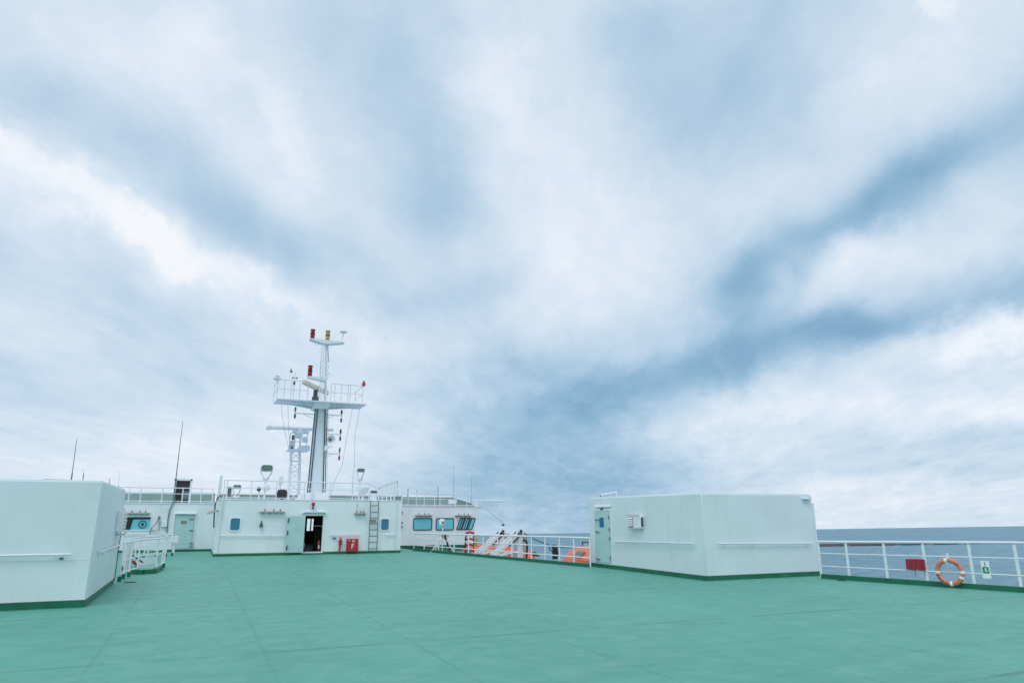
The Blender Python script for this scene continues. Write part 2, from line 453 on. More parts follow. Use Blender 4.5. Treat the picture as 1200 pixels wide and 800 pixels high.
def text(s, size, m, name, parent, pos, xdir, zdir):
    cu = bpy.data.curves.new(name, 'FONT'); cu.body = s; cu.size = size; cu.align_x = 'CENTER'; cu.align_y = 'CENTER'; cu.extrude = .002
    tmp = bpy.data.objects.new('tmp', cu)
    me = bpy.data.meshes.new_from_object(tmp)
    bpy.data.objects.remove(tmp); bpy.data.curves.remove(cu)
    x = Vector(xdir).normalized(); z = Vector(zdir).normalized(); n = x.cross(z)
    mtx = Matrix((x, z, n)).transposed().to_4x4(); mtx.translation = Vector(pos) - wloc(parent)
    me.transform(mtx); me.name = name; me.materials.clear(); me.materials.append(m)
    o = bpy.data.objects.new(name, me); COL.objects.link(o); o.parent = parent
    return o
def lerp(a, b, t): return a + (b - a) * t
def rrect(x0, x1, z0, z1, r, y, n=4):   # rounded rectangle loop in a plane of constant y
    pts = []
    for cx, cz, a0 in ((x1 - r, z1 - r, 0), (x0 + r, z1 - r, 90), (x0 + r, z0 + r, 180), (x1 - r, z0 + r, 270)):
        for k in range(n + 1):
            a = R(a0 + 90 * k / n); pts.append((cx + r * math.cos(a), y, cz + r * math.sin(a)))
    return pts
def pxbox(px0, px1, py0, py1, Y):       # rectangle of the photo lying on the plane y = Y
    cy = (py0 + py1) / 2; cx = (px0 + px1) / 2
    return gy(px0, cy, Y).x, gy(px1, cy, Y).x, gy(cx, py1, Y).z, gy(cx, py0, Y).z

# ------------------------------------------------------------------ ship: deck, hull, sea
E0, E1 = gz(962, 677.3), gz(1200, 694)          # starboard rail aft
F0, F1 = gz(484, 644.6), gz(694, 665)           # starboard rail forward
ed = (E1 - E0).normalized(); EA = E1 + ed * 5
HX0, HX1, HY0, HY1 = 13.4, 17.75, 16.45, 22.95  # starboard deckhouse
deck_pts = [(-8.3, -45, 0), (18.9, -45, 0), (EA.x + .35, EA.y - 6, 0), (E1.x + .12, E1.y, 0), (E0.x + .12, E0.y, 0), (HX1 + .1, HY0 - .3, 0), (HX1 + .1, HY1 + .1, 0),
            (F1.x + .12, HY1 + .1, 0), (F1.x + .12, F1.y, 0), (F0.x + .12, F0.y, 0), (F0.x + .12, 41, 0), (15.4, 41, 0), (15.0, 50, 0), (-5, 50, 0), (-6.5, 38, 0), (-8.3, 20, 0)]
tag(MB().prism([(x, y, -.3) for x, y, z in deck_pts], (0, 0, .3)).build('deck', M_deck), 'green painted steel top deck of the ferry with weld seams and scuffs', 'deck', kind='structure')
tag(MB().prism([(-8.6, -60, 0), (19, -60, 0), (19, 25, 0), (17.5, 45, 0), (12, 58, 0), (5, 64, 0), (-2, 58, 0), (-7.5, 45, 0), (-8.6, 25, 0)], (0, 0, 24)).build('hull', M_hull), 'white hull and lower decks of the ship', 'hull', kind='structure').location.z = -27
S0 = Vector((0, 0, -23.0))
def on_sea(x, y): return Vector((x, y, S0.z - (n_sea.x * x + n_sea.y * y) / n_sea.z))
sea = MB()
A = 60000
sv = [sea.b.verts.new(on_sea(A * math.cos(R(k * 11.25)), A * math.sin(R(k * 11.25)))) for k in range(32)]
sea.b.faces.new(sv)
tag(sea.build('sea', M_sea, origin=S0), 'grey blue rippled open sea reaching to the horizon', 'sea', kind='structure')
# far low mole seen through the starboard rail
def sea_hit(x, y):
    d = ray(x, y); return EYEP + d * ((S0 - EYEP).dot(n_sea) / d.dot(n_sea))
b0, b1 = sea_hit(940, 640.2), sea_hit(1230, 635.8)
dv = (b1 - b0).normalized(); b0 = b0 - dv * 60; b1 = b1 + dv * 500
bw = thing('breakwater', 'long low brown breakwater on the water behind the starboard railing', 'breakwater', b0)
nrm = Vector((-dv.y, dv.x, 0)).normalized() * 4
top = MB(); top.hexa([b0 + n_sea * .9 - nrm, b0 + n_sea * .9 + nrm, b1 + n_sea * .9 + nrm, b1 + n_sea * .9 - nrm,
                      b0 + n_sea * 3.6 - nrm, b0 + n_sea * 3.6 + nrm, b1 + n_sea * 3.6 + nrm, b1 + n_sea * 3.6 - nrm]); top.build('wall', M_brown, bw)
ln = (b1 - b0).length; k = 0.0
while k < ln:
    w_ = random.uniform(30, 90); p = b0 + dv * k; q = b0 + dv * min(k + w_, ln)
    MB().hexa([p - n_sea - nrm * .8, p - n_sea + nrm * .8, q - n_sea + nrm * .8, q - n_sea - nrm * .8, p + n_sea * .9 - nrm * .8, p + n_sea * .9 + nrm * .8, q + n_sea * .9 + nrm * .8, q + n_sea * .9 - nrm * .8]).build('waterline_shadow', M_dark, bw)  # dark blocks stand in for the broken shadow along the waterline
    k += w_ + random.uniform(4, 25)

# ------------------------------------------------------------------ railings
def railing(name, label, base, tops, nlev, rp=.024, rr=.02, rt=.028, cat='railing', group=None, m=None, coam=0.0, closed_top=True, flat=0.0, levels=None, foot=0.0, z0=None):
    """base: list of post feet, tops: z of the top rail at every post"""
    m = m or M_white
    base = [Vector(p) for p in base]
    t = thing(name, label, cat, base[0], group)
    hi = [Vector((p.x, p.y, z)) for p, z in zip(base, tops)]
    MB().tube(hi, rt, 10).build('top_rail', m, t)
    levels = levels or [(i + 1) / (nlev + 1) for i in range(nlev)]
    for f in levels:
        MB().tube([lerp(p, h, f) for p, h in zip(base, hi)], rr, 8).build('mid_rail', m, t)
    for i, (p, h) in enumerate(zip(base, hi)):
        if flat:
            d = (base[min(i + 1, len(base) - 1)] - base[max(i - 1, 0)]); d.z = 0; d.normalize()
            nn = Vector((-d.y, d.x, 0))
            MB().hexa([p - d * flat - nn * .008, p + d * flat - nn * .008, p + d * flat + nn * .008, p - d * flat + nn * .008,
                       h - d * flat - nn * .008, h + d * flat - nn * .008, h + d * flat + nn * .008, h - d * flat + nn * .008]).build('post', m, t)
        else:
            MB().tube([p, h], rp, 8).build('post', m, t)
        if foot:
            MB().box(p.x - foot, p.x + foot, p.y - foot, p.y + foot, p.z, p.z + .14).build('post_foot', M_band, t)
    if coam:
        for a, b in zip(base[:-1], base[1:]):
            pass
        cm = MB()
        for a, b in zip(base[:-1], base[1:]):
            d = (b - a); d.z = 0; d.normalize(); nn = Vector((-d.y, d.x, 0)) * .03; up = Vector((0, 0, coam))
            cm.hexa([a - nn, a + nn, b + nn, b - nn, a - nn + up, a + nn + up, b + nn + up, b - nn + up])
        cm.build('coaming', M_band, t)
    return t

# starboard rail, aft of the deckhouse
fr = [0.0, .147, .335, .525, .757, .985]
def epx(x): return gz(x, lerp(677.3, 694, (x - 962) / 238))
bs = [epx(x) for x in (963, 996, 1041, 1088, 1143, 1198)]
tp = [above(p, lerp(634.4, 635.4, i / 5)) for i, p in enumerate(bs)]
for k in range(5):
    q = bs[-1] + (bs[-1] - bs[-2]); bs.append(q); tp.append(tp[-1])
SR = railing('deck_railing', 'white railing with flat posts on the starboard edge behind the lifebuoy', bs, tp, 2, rr=.016, rt=.036, flat=.034, coam=.13, levels=[.335, .68], group='deck edge railings')
# starboard rail forward of the deckhouse, over the lifeboats
fpts, ftop = [], []
for x in (485, 497, 514, 532, 549, 566, 583, 600, 623, 639, 656, 673, 692):
    p = gz(x, lerp(644.8, 664.6, (x - 484) / 210)); fpts.append(p); ftop.append(above(p, lerp(624.6, 630.0, (x - 484) / 210)))
railing('deck_railing', 'white railing on the starboard edge in front of the orange lifeboats', fpts, ftop, 2, rp=.03, rr=.022, rt=.036, coam=.12, levels=[.32, .66], group='deck edge railings')

# ------------------------------------------------------------------ deckhouses beside the deck
def floor_plan(o, name, pts, z0, z1, m, bevel=0.02):
    return MB().prism([(x, y, z0) for x, y in pts], (0, 0, z1 - z0)).build(name, m, o, bevel)
def handrail(parent, a, b, off, n=4, r=.022):
    off = Vector(off); a, b = Vector(a), Vector(b)
    h = MB().tube([a + off, b + off], r, 10).build('handrail', M_whitec, parent)
    for i in range(n):
        q = lerp(a, b, (i + .25) / (n - .5))
        MB().tube([q - Vector((0, 0, .06)), q + off * .8 - Vector((0, 0, .06)), q + off - Vector((0, 0, .012))], .012, 6).build('bracket', M_white, h)
    return h
zc = above(Vector((HX0, HY0, 0)), 578)
RH = thing('deckhouse', 'white steel deckhouse on the starboard side with a teal door and louvred vent', 'deckhouse', (15.3, 19.3, 0), 'white deckhouses')
zl = gx(693, 585.3, HX0).z
house = MB()
house.hexa([(HX0, HY0, .12), (HX1, HY0, .12), (HX1, HY1, .12), (HX0, HY1, .12),
            (HX0, HY0, zc), (HX1, HY0, zc - .01), (HX1, HY1, zc), (HX0, HY1, zc)])
house.build('wall', M_wall, RH, .015)
MB().box(HX0 + .02, HX1 - .02, HY0 + .02, HY1 - .02, zc - .01, zc + .035).build('roof', M_white, RH, .01)
MB().box(HX0 - .012, HX1 + .012, HY0 - .012, HY1 + .012, .0, .13).build('base_band', M_band, RH)
MB().box(HX0 - .009, HX1 + .009, HY0 - .009, HY1 + .009, .131, .142).build('paint_edge', M_rusty, RH)
MB().box(HX0 - .02, HX0 + .02, HY0 - .02, HY0 + .02, .143, zc - .02).build('corner_post', M_wall, RH, .012)
w_ = MB(); zs = gx(800, 640.5, HX0).z
w_.box(HX0 - .004, HX0 + .01, HY0 + .03, HY1 - .05, zs, zs + .008); w_.box(HX0 + .03, HX1 - .05, HY0 - .004, HY0 + .01, zs, zs + .008)
w_.box(HX0 + .48, HX0 + .488, HY0 - .004, HY0 + .01, .14, zs); w_.build('weld_seam', M_wall, RH)
MB().tube([(HX1 + .05, HY0 + .03, .1), (HX1 + .05, HY0 + .03, zc - .25)], .035, 10).build('drain_pipe', M_whitec, RH)
MB().box(HX1 - .42, HX1 - .12, HY0 - .12, HY0 - .003, zc - .13, zc - .09).build('lamp_bracket', M_whitec, RH, .008)
a = gy(840, 636.3, HY0); b = gy(950, 636.0, HY0)
handrail(RH, a, b, (0, -.08, 0), 4)
a = gx(720.6, 633.6, HX0); b = gx(815.6, 636.6, HX0)
handrail(RH, a, b, (-.08, 0, 0), 5)
# door in the port-facing wall
def side_rect(px0, px1, py0, py1, X):
    y0 = gx(px0, (py0 + py1) / 2, X).y; y1 = gx(px1, (py0 + py1) / 2, X).y
    return min(y0, y1), max(y0, y1), gx((px0 + px1) / 2, py1, X).z, gx((px0 + px1) / 2, py0, X).z
y0, y1, z0, z1 = side_rect(698.5, 716.5, 598.5, 662.5, HX0)
z0 = max(z0, .16)
fr_ = MB(); fr_.ring([(HX0, y0 - .07, z0 - .03), (HX0, y1 + .07, z0 - .03), (HX0, y1 + .07, z1 + .07), (HX0, y0 - .07, z1 + .07)],
                     [(HX0, y0, z0), (HX0, y1, z0), (HX0, y1, z1), (HX0, y0, z1)], (-.035, 0, 0)); fr_.build('door_frame', M_whitec, RH, .006)
dr = MB().box(HX0 - .055, HX0 - .003, y0 + .02, y1 - .015, z0 + .015, z1 - .02).build('door', M_teal, RH, .01)
ya, yb, za, zb = side_rect(704, 709.2, 606, 617.5, HX0)
MB().box(HX0 - .062, HX0 - .05, ya, yb, za, zb).build('window', M_blue, dr, .004)
for py in (608.5, 622.5, 654):
    z = gx(700, py, HX0).z
    MB().tube([(HX0 - .05, y1 - .06, z), (HX0 - .09, y1 - .08, z), (HX0 - .09, y1 - .36, z - .02)], .017, 6).build('handle', M_dark, dr)
for py in (606, 620, 631, 653):
    z = gx(714, py, HX0).z
    MB().tube([(HX0 - .065, y0 + .03, z - .06), (HX0 - .065, y0 + .03, z + .06)], .018, 6).build('hinge', M_grey, dr)
zz = gx(706, 593.3, HX0).z
MB().prism([(HX0, y0 - .05, zz), (HX0 - .07, y0 - .05, zz - .02), (HX0 - .07, y0 - .05, zz + .015), (HX0, y0 - .05, zz + .05)], (0, y1 - y0 + .02, 0)).build('rain_canopy', M_white, RH)
zz = gx(706, 596, HX0).z
MB().box(HX0 - .09, HX0 - .002, (y0 + y1) / 2 - .06, (y0 + y1) / 2 + .06, zz - .03, zz + .03).build('door_lamp', M_dark, RH, .01)
# louvred vent box
y0, y1, z0, z1 = side_rect(739.5, 754.5, 604, 618.5, HX0)
vb = MB().box(HX0 - .13, HX0 - .002, y0, y1, z0, z1).build('vent_box', M_whitec, RH, .012)
lw = (y1 - y0) * .42
MB().box(HX0 - .136, HX0 - .129, y1 - lw, y1 - .04, z0 + .03, z1 - .03).build('louvre_dark_panel', M_black, vb)  # black backing panel stands in for the shaded recess behind the slats
for i in range(5):
    z = lerp(z0 + .05, z1 - .05, (i + .5) / 5)
    MB().prism([(HX0 - .138, y1 - lw, z + .035), (HX0 - .17, y1 - lw, z - .012), (HX0 - .162, y1 - lw, z - .02), (HX0 - .138, y1 - lw, z + .015)], (0, lw - .04, 0)).build('louvre', M_whitec, vb)
MB().box(HX0 - .11, HX0 - .03, y0 - .012, y0 - .001, z0 + .05, z1 - .05).build('side_panel', M_dark, vb)
for z in (z0 - .02, z1 + .02):
    MB().tube([(HX0 - .15, y0 + .02, z), (HX0 - .15, y1 + .02, z)], .014, 6).build('clamp_bar', M_rusty, vb)
# lamp on an arm on its roof
la, lb = gx(703.5, 579.5, HX0 + .5), gx(722, 576.3, HX0 + .5)
L_ = thing('roof_lamp', 'thin tube lamp on a bent arm above the teal door of the starboard deckhouse', 'lamp', (la.x, la.y, zc))
MB().tube([la, lb], .03, 8).build('lamp_tube', M_whitec, L_)
MB().tube([lb, lb + Vector((0, -.05, -.05)), Vector((lb.x, lb.y, zc + .03))], .018, 8).build('stem', M_whitec, L_)
MB().tube([lerp(la, lb, .6), Vector((lb.x, lerp(la.y, lb.y, .7), zc + .03))], .01, 6).build('strut', M_whitec, L_)
MB().tube([la + Vector((0, .0, -.01)), la + Vector((0, 0, -.12))], .02, 6).build('lamp_cap', M_dark, L_)

# port deckhouse
PX1, PY0, PY1 = -1.92, 16.95, 22.3
PX0 = -8.0
LH = thing('deckhouse', 'white steel deckhouse on the port side, cut by the left edge of the photo', 'deckhouse', (-5, 19.5, 0), 'white deckhouses')
zcl = above(Vector((PX1, PY0, 0)), 564.3)
z_a = gy(0, 559.5, PY0).z
h_ = MB(); h_.hexa([(PX0, PY0, .12), (PX1, PY0, .12), (PX1, PY1, .12), (PX0, PY1, .12),
                    (PX0, PY0, zcl), (PX1, PY0, zcl), (PX1, PY1, zcl), (PX0, PY1, zcl)]); h_.build('wall', M_wall, LH, .015)
MB().box(PX0 + .02, PX1 - .02, PY0 + .02, PY1 - .02, zcl - .01, zcl + .03).build('roof', M_white, LH, .01)
MB().box(PX0 - .012, PX1 + .012, PY0 - .012, PY1 + .012, 0, .14).build('base_band', M_band, LH)
MB().box(PX0 - .009, PX1 + .009, PY0 - .009, PY1 + .009, .141, .15).build('paint_edge', M_rusty, LH)
zs = gy(60, 656.5, PY0).z
MB().box(PX0 + .1, PX1 - .02, PY0 - .004, PY0 + .01, zs, zs + .008).build('weld_seam', M_wall, LH)
sm_ = MB()
for i in range(7):
    yy = PY0 + .5 + i * .78; sm_.box(PX1 - .01, PX1 + .004, yy, yy + .006, .15, zcl - .05)
sm_.build('panel_seam', M_wall, LH)
zh = gy(60, 649.3, PY0).z
handrail(LH, (PX0 + 1, PY0, zh), (gy(84, 648.5, PY0).x, PY0, zh), (0, -.08, 0), 5)
zh2 = gx(115, 646, PX1).z
handrail(LH, (PX1, gx(113.5, 646, PX1).y, zh2), (PX1, PY1 - .25, zh2), (.08, 0, 0), 3)
MB().tube([(PX1 + .03, PY1 - .12, .1), (PX1 + .03, PY1 - .12, zcl - .5)], .012, 6).build('drain_pipe', M_dark, LH)
q = gx(136, 611, PX1)
vb2 = MB().box(PX1 + .002, PX1 + .16, PY1 - 1.4, PY1 - .55, 1.38, 1.92).build('vent_box', M_white, LH, .012)
for i in range(5): MB().box(PX1 + .161, PX1 + .172, PY1 - 1.35, PY1 - .6, 1.44 + i * .09, 1.48 + i * .09).build('louvre', M_rusty, vb2)
MB().tube([(PX1 + .05, PY1 - 1.3, 1.32), (PX1 + .18, PY1 - 1.2, 1.32), (PX1 + .2, PY1 - .7, 1.36)], .022, 6).build('clamp_bar', M_rusty, vb2)
p = gy(66, 562.0, PY0 + .5)
MB().prism([(p.x - .3, PY0 + .4, zcl + .025), (p.x + .5, PY0 + .4, zcl + .025), (p.x + .35, PY0 + .4, zcl + .05), (p.x - .2, PY0 + .4, zcl + .06)], (0, .6, 0)).build('roof_hatch', M_rusty, LH)
a = gy(73, 646, PY0); MB().box(a.x - .03, a.x + .04, PY0 - .03, PY0 - .002, zh - .1, zh - .06).build('eye_plate', M_grey, LH)

# ------------------------------------------------------------------ wheelhouse
YF, YW = 35.2, 40.8
XL, XR = gy(251, 640, YF).x, gy(469, 640, YF).x
ZR = gy(359, 586.4, YF).z                # roof level
WX0, WX1 = XL + (XL - 15.1 + XR) * 0 - 6.0, gy(556, 630, YW).x
YB = 47.0
WH = thing('wheelhouse', 'white wheelhouse block across the bow with an open door and windowed bridge wings', 'wheelhouse', ((XL + XR) / 2, YF, 0))
dx0, dx1, dz0, dz1 = pxbox(356.3, 377.6, 604, 646.6, YF)
T = .12
fw = MB()
fw.box(XL, dx0, YF, YF + T, .1, ZR); fw.box(dx1, XR, YF, YF + T, .1, ZR); fw.box(dx0, dx1, YF, YF + T, dz1, ZR); fw.box(dx0, dx1, YF, YF + T, .1, dz0)
fw.build('front_wall', M_bridge, WH)
sw = MB(); sw.box(XL, XL + T, YF + T, YB, .1, ZR); sw.build('side_wall', M_bridge, WH)
sw = MB(); sw.box(XR - T, XR, YF + T, YB, .1, ZR); sw.build('side_wall', M_bridge, WH)
MB().box(XL - .02, XR + .02, YF - .02, YB, ZR + .002, ZR + .05).build('roof', M_whitec, WH, .01)
MB().box(XL - .015, XR + .015, YF - .015, YW - .02, 0, .11).build('base_band', M_band, WH)
MB().box(XL - .01, XR + .01, YF - .01, YF + .1, .111, .135).build('paint_edge', M_rusty, WH)
# interior: corridor with a far wall that has two tall lights
s0, s1 = pxbox(359.8, 363.6, 607.5, 621.5, 46.5), pxbox(365.0, 367.4, 608.3, 620, 46.5)
bk = MB(); zlo, zhi = s0[2], s0[3]
bk.box(XL + T, s0[0], 46.5, 46.6, .1, ZR); bk.box(s0[1], s1[0], 46.5, 46.6, .1, ZR); bk.box(s1[1], XR - T, 46.5, 46.6, .1, ZR)
bk.box(s0[0], s0[1], 46.5, 46.6, .1, zlo); bk.box(s0[0], s0[1], 46.5, 46.6, zhi, ZR); bk.box(s1[0], s1[1], 46.5, 46.6, .1, zlo); bk.box(s1[0], s1[1], 46.5, 46.6, zhi, ZR)
bk.build('far_wall', M_inter, WH)
xi = gy(368.4, 620, 39).x
MB().box(xi, XR - T, 39, 39.08, .105, ZR - .052).build('partition', mat('inner_door_paint', (.16, .22, .20), .5), WH)
MB().box(XL + T, XR - T, YF + T, 46.5, .09, .10).build('inner_floor', M_inter, WH)
MB().box(XL + T, XR - T, YF + T, 46.5, ZR - .05, ZR - .004).build('inner_ceiling', M_inter, WH)
# door frame, open leaf
MB().ring([(dx0 - .07, YF - .03, dz0 - .04), (dx1 + .09, YF - .03, dz0 - .04), (dx1 + .09, YF - .03, dz1 + .09), (dx0 - .07, YF - .03, dz1 + .09)],
          [(dx0, YF - .03, dz0), (dx1, YF - .03, dz0), (dx1, YF - .03, dz1), (dx0, YF - .03, dz1)], (0, .06, 0)).build('door_frame', M_whitec, WH, .008)
lx0, lx1, lz0, lz1 = pxbox(335.6, 356.6, 604.2, 647.2, YF - .12)
dl = MB().box(lx0, lx1, YF - .16, YF - .10, lz0, lz1).build('door', M_teal, WH, .012)
for (hx, hy) in ((337.8, 609.5), (336.6, 624), (335.9, 641.5)):
    q = gy(hx, hy, YF - .17)
    MB().tube([q + Vector((0, .02, -.09)), q + Vector((0, -.05, -.03)), q + Vector((.02, -.05, .11))], .03, 6).build('handle', M_dark, dl)
for hy in (610, 638):
    q = gy(356.6, hy, YF - .13); MB().tube([q + Vector((.01, 0, -.09)), q + Vector((.01, 0, .09))], .022, 6).build('hinge', M_grey, dl)
zz = gy(368, 600.6, YF).z
x0, x1 = gy(354, 600, YF).x, gy(382.5, 600, YF).x
MB().prism([(x0, YF, zz - .02), (x0 + .08, YF, zz + .06), (x1 - .08, YF, zz + .06), (x1, YF, zz - .02), (x1 - .06, YF, zz - .02), (x1 - .12, YF, zz + .02), (x0 + .12, YF, zz + .02), (x0 + .06, YF, zz - .02)], (0, -.16, 0)).build('rain_canopy', M_whitec, WH)
# front windows
def window(parent, px0, px1, py0, py1, Y, glass, frame, rad=.09, fw_=.05, slant=0.0):
    x0, x1, z0, z1 = pxbox(px0, px1, py0, py1, Y)
    o = rrect(x0 - fw_, x1 + fw_, z0 - fw_, z1 + fw_, rad + fw_ * .6, Y + .01); i = rrect(x0, x1, z0, z1, rad, Y + .01)
    if slant:
        zc_ = (z0 + z1) / 2
        o = [(x + (z - zc_) * slant, y, z) for x, y, z in o]; i = [(x + (z - zc_) * slant, y, z) for x, y, z in i]
    w = MB().ring(o, i, (0, -.045, 0)).build('window', frame, parent)
    MB().prism([(x, Y - .008, z) for x, y, z in i], (0, .012, 0)).build('pane', glass, w)
    return w, (x0, x1, z0, z1)
window(WH, 270, 281, 607, 621, YF, M_blue, M_whitec)
window(WH, 446.5, 455.5, 607.8, 620.6, YF, M_blue, M_whitec)
for (xa, xb, yy, n) in ((256.7, 334, 627.5, 5), (386, 422, 626.4, 4), (451, 463, 626.2, 3)):
    handrail(WH, gy(xa, yy, YF), gy(xb, yy, YF), (0, -.07, 0), n, .018)
for px in (257, 463.7):
    q = gy(px, 620, YF); MB().tube([(q.x, YF - .04, .12), (q.x, YF - .04, ZR)], .028, 8).build('drain_pipe', M_whitec, WH)
q = gy(261.5, 600, YF); MB().tube([(q.x, YF - .03, ZR), (q.x, YF - .03, ZR - .9)], .015, 6).build('cable_pipe', M_whitec, WH)
ws = MB(); ws.box(XL + .05, XR - .05, YF - .004, YF + .01, 1.32, 1.327); ws.build('weld_seam', M_bridge, WH)
# lamp shelves: drip rails with small sockets on them
def lamp_shelf(px0, px1, py, Y, label, n=4, h=.16):
    a, b = gy(px0, py, Y), gy(px1, py, Y)
    t = thing('lamp_shelf', label, 'lamp shelf', ((a.x + b.x) / 2, Y, a.z), 'lamp shelves on the bridge walls')
    MB().box(a.x, b.x, Y - .20, Y - .003, a.z - .03, a.z + .02).build('shelf', M_rusty, t, .006)
    for i in range(n):
        x = lerp(a.x, b.x, (i + .5) / n)
        MB().prism([(x, Y - .004, a.z - .03), (x, Y - .15, a.z - .03), (x, Y - .004, a.z - .14)], (.025, 0, 0)).build('bracket', M_rusty, t)
    pts = [Vector((lerp(a.x, b.x, .12 + .74 * k / 8), Y - .1, a.z + .02 + h * abs(math.sin(k * 1.9)) * (1 if k % 2 else .6))) for k in range(9)]
    MB().tube(pts, .012, 6).build('cable', M_white, t)
    for f in (.2, .55, .8):
        x = lerp(a.x, b.x, f); MB().lathe((x, Y - .1, a.z + .02), [(.03, 0), (.035, .04), (.02, .09), (.005, .12)], 10).build('socket', M_grey, t)
    return t
lamp_shelf(304, 334, 599.2, YF, 'rusty white lamp shelf on the wheelhouse wall left of the open teal door')
lamp_shelf(415, 428.5, 601, YF, 'short rusty lamp shelf on the wheelhouse wall left of the steel ladder', 3, .45)
q = gy(306, 614.5, YF); MB().lathe((q.x, YF - .09, q.z - .12), [(.02, 0), (.07, .02), (.075, .12), (.03, .2), (.03, .3)], 12).build('wall_bell', M_dark, WH)
q = gy(366.6, 590.6, YF)
t = thing('alarm_lamp', 'red alarm lamp on a short dark stalk above the open wheelhouse door', 'lamp', (q.x, YF - .15, q.z - .25))
MB().tube([(q.x, YF, q.z - .2), (q.x, YF - .15, q.z - .2), (q.x, YF - .15, q.z - .05)], .045, 8).build('stalk', M_dark, t)
MB().lathe((q.x, YF - .15, q.z - .07), [(.06, 0), (.085, .03), (.085, .11), (.05, .16)], 14).build('lens', M_lampr, t)
# hydrant and hose cabinet
q0 = gy(398.2, 645, YF - .12)
t = thing('fire_hydrant', 'thin red hydrant standpipe against the wheelhouse wall beside the red cabinet', 'hydrant', (q0.x, YF - .12, .1))
zt = gy(399, 629, YF - .12).z
MB().tube([(q0.x - .04, YF - .14, 0.0), (q0.x, YF - .12, zt - .35)], .045, 10).build('standpipe', M_red, t)
MB().lathe((q0.x + .01, YF - .12, zt - .36), [(.06, 0), (.085, .03), (.085, .1), (.05, .12), (.05, .2), (.07, .22), (.02, .36)], 12).build('valve', M_red, t)
MB().tube([(q0.x - .1, YF - .12, zt - .2), (q0.x + .12, YF - .12, zt - .2)], .03, 8).build('valve_wheel', M_dark, t)
q = gy(391.5, 630.3, YF)
tag(MB().tube([(q.x - .07, YF - .05, q.z), (q.x + .09, YF - .05, q.z)], .03, 8).build('hose_nozzle', M_dark), 'small dark hose nozzle clipped to the wall left of the red standpipe', 'nozzle')
x0, x1, z0, z1 = pxbox(406.6, 419.8, 631, 646.4, YF - .25)
t = thing('hose_cabinet', 'red fire hose cabinet with a white letter F on the wheelhouse wall', 'cabinet', ((x0 + x1) / 2, YF - .13, z0))
MB().box(x0, x1, YF - .25, YF - .003, z0, z1).build('cabinet_body', M_red, t, .015)
MB().box(x0 + .03, x1 - .03, YF - .268, YF - .25, z0 + .03, z1 - .03).build('cabinet_door', M_red, t, .006)
text('F', .34, M_tape, 'letter', t, (lerp(x0, x1, .50), YF - .273, lerp(z0, z1, .42)), (1, 0, 0), (0, 0, 1))
MB().box(lerp(x0, x1, .42), lerp(x0, x1, .68), YF - .272, YF - .266, lerp(z0, z1, .74), lerp(z0, z1, .94)).build('sticker', mat('sticker_pink', (.62, .36, .28), .5), t)
MB().box(lerp(x0, x1, .12), lerp(x0, x1, .2), YF - .272, YF - .266, lerp(z0, z1, .84), lerp(z0, z1, .92)).build('sticker', M_tape, t)
# fire extinguisher just inside the door
q = gy(373.3, 641, YF + .35)
t = thing('fire_extinguisher', 'red fire extinguisher standing just inside the open wheelhouse door', 'extinguisher', (q.x, YF + .35, .105))
MB().lathe((q.x, YF + .35, .105), [(.06, 0), (.075, .02), (.075, .42), (.05, .5), (.025, .53)], 14).build('cylinder', M_red, t)
MB().tube([(q.x, YF + .35, .63), (q.x, YF + .35, .70), (q.x - .08, YF + .33, .72)], .018, 6).build('valve', M_black, t)
MB().box(q.x - .03, q.x + .03, YF + .272, YF + .28, .25, .42).build('label_plate', M_tape, t)
# ladder
def onY(x, y, Y): return gy(x, y, Y)
t = thing('wall_ladder', 'dark grey steel ladder up the wheelhouse wall with a small plate on it', 'ladder', gy(436, 647, YF - .18))
YL = YF - .16
ra0, ra1 = onY(431.8, 645.5, YL), onY(434.6, 586, YL); rb0, rb1 = onY(441.4, 645.5, YL), onY(443.8, 586, YL)
for a_, b_ in ((ra0, ra1), (rb0, rb1)):
    st = MB().tube([a_, b_], .022, 8).build('rail', M_grey, t)
for py in (592.2, 600.2, 606.8, 613.4, 620.6, 628, 635.2, 642.6):
    f = (645.5 - py) / 59.5; MB().tube([lerp(ra0, ra1, f), lerp(rb0, rb1, f)], .02, 8).build('rung', M_grey, t)
c0, c1 = onY(434, 612, YL - .03), onY(441, 608.4, YL - .03)
MB().box(c0.x, c1.x, YL - .05, YL - .03, c0.z, c1.z).build('plate', M_brass, t)

# bridge wings
ZWL = gy(200, 589.9, YW + .2).z
wl_ = MB(); wl_.box(-5.4, XL, YW, YW + .15, .1, ZWL); wl_.box(-5.4, -5.2, YW + .15, YB, .1, ZWL); wl_.build('wing_wall', M_bridge, WH)
ZWR = gy(510, 593.9, YW).z
xt, xb = gy(563.8, 594.8, YW).x, gy(555.4, 627, YW).x
wr = MB(); wr.prism([(XR, YW, .1), (xb - .05, YW, .1), (xb, YW, .85), (xt, YW, ZWR), (XR, YW, ZWR + .05)], (0, .15, 0))
wr.prism([(xb - .05, YW + .15, .1), (xb, YW + .15, .85), (xt, YW + .15, ZWR), (xt - .12, YW + .15, ZWR), (xb - .15, YW + .15, .1)], (0, YB - YW - .3, 0))
wr.build('wing_wall', M_bridge, WH)
MB().prism([(-5.45, YW - .03, ZWL + .002), (XL - .02, YW - .03, ZWL + .002), (XL - .02, YB, ZWL + .002), (-5.45, YB, ZWL + .002)], (0, 0, .05)).build('roof', M_whitec, WH)
MB().prism([(XR + .02, YW - .03, ZWR + .052), (xt + .03, YW - .03, ZWR + .003), (xt + .03, YB, ZWR + .003), (XR + .02, YB, ZWR + .052)], (0, 0, .04)).build('roof', M_whitec, WH)
MB().box(-5.42, XL, YW - .015, YW + .1, 0, .11).build('base_band', M_band, WH)
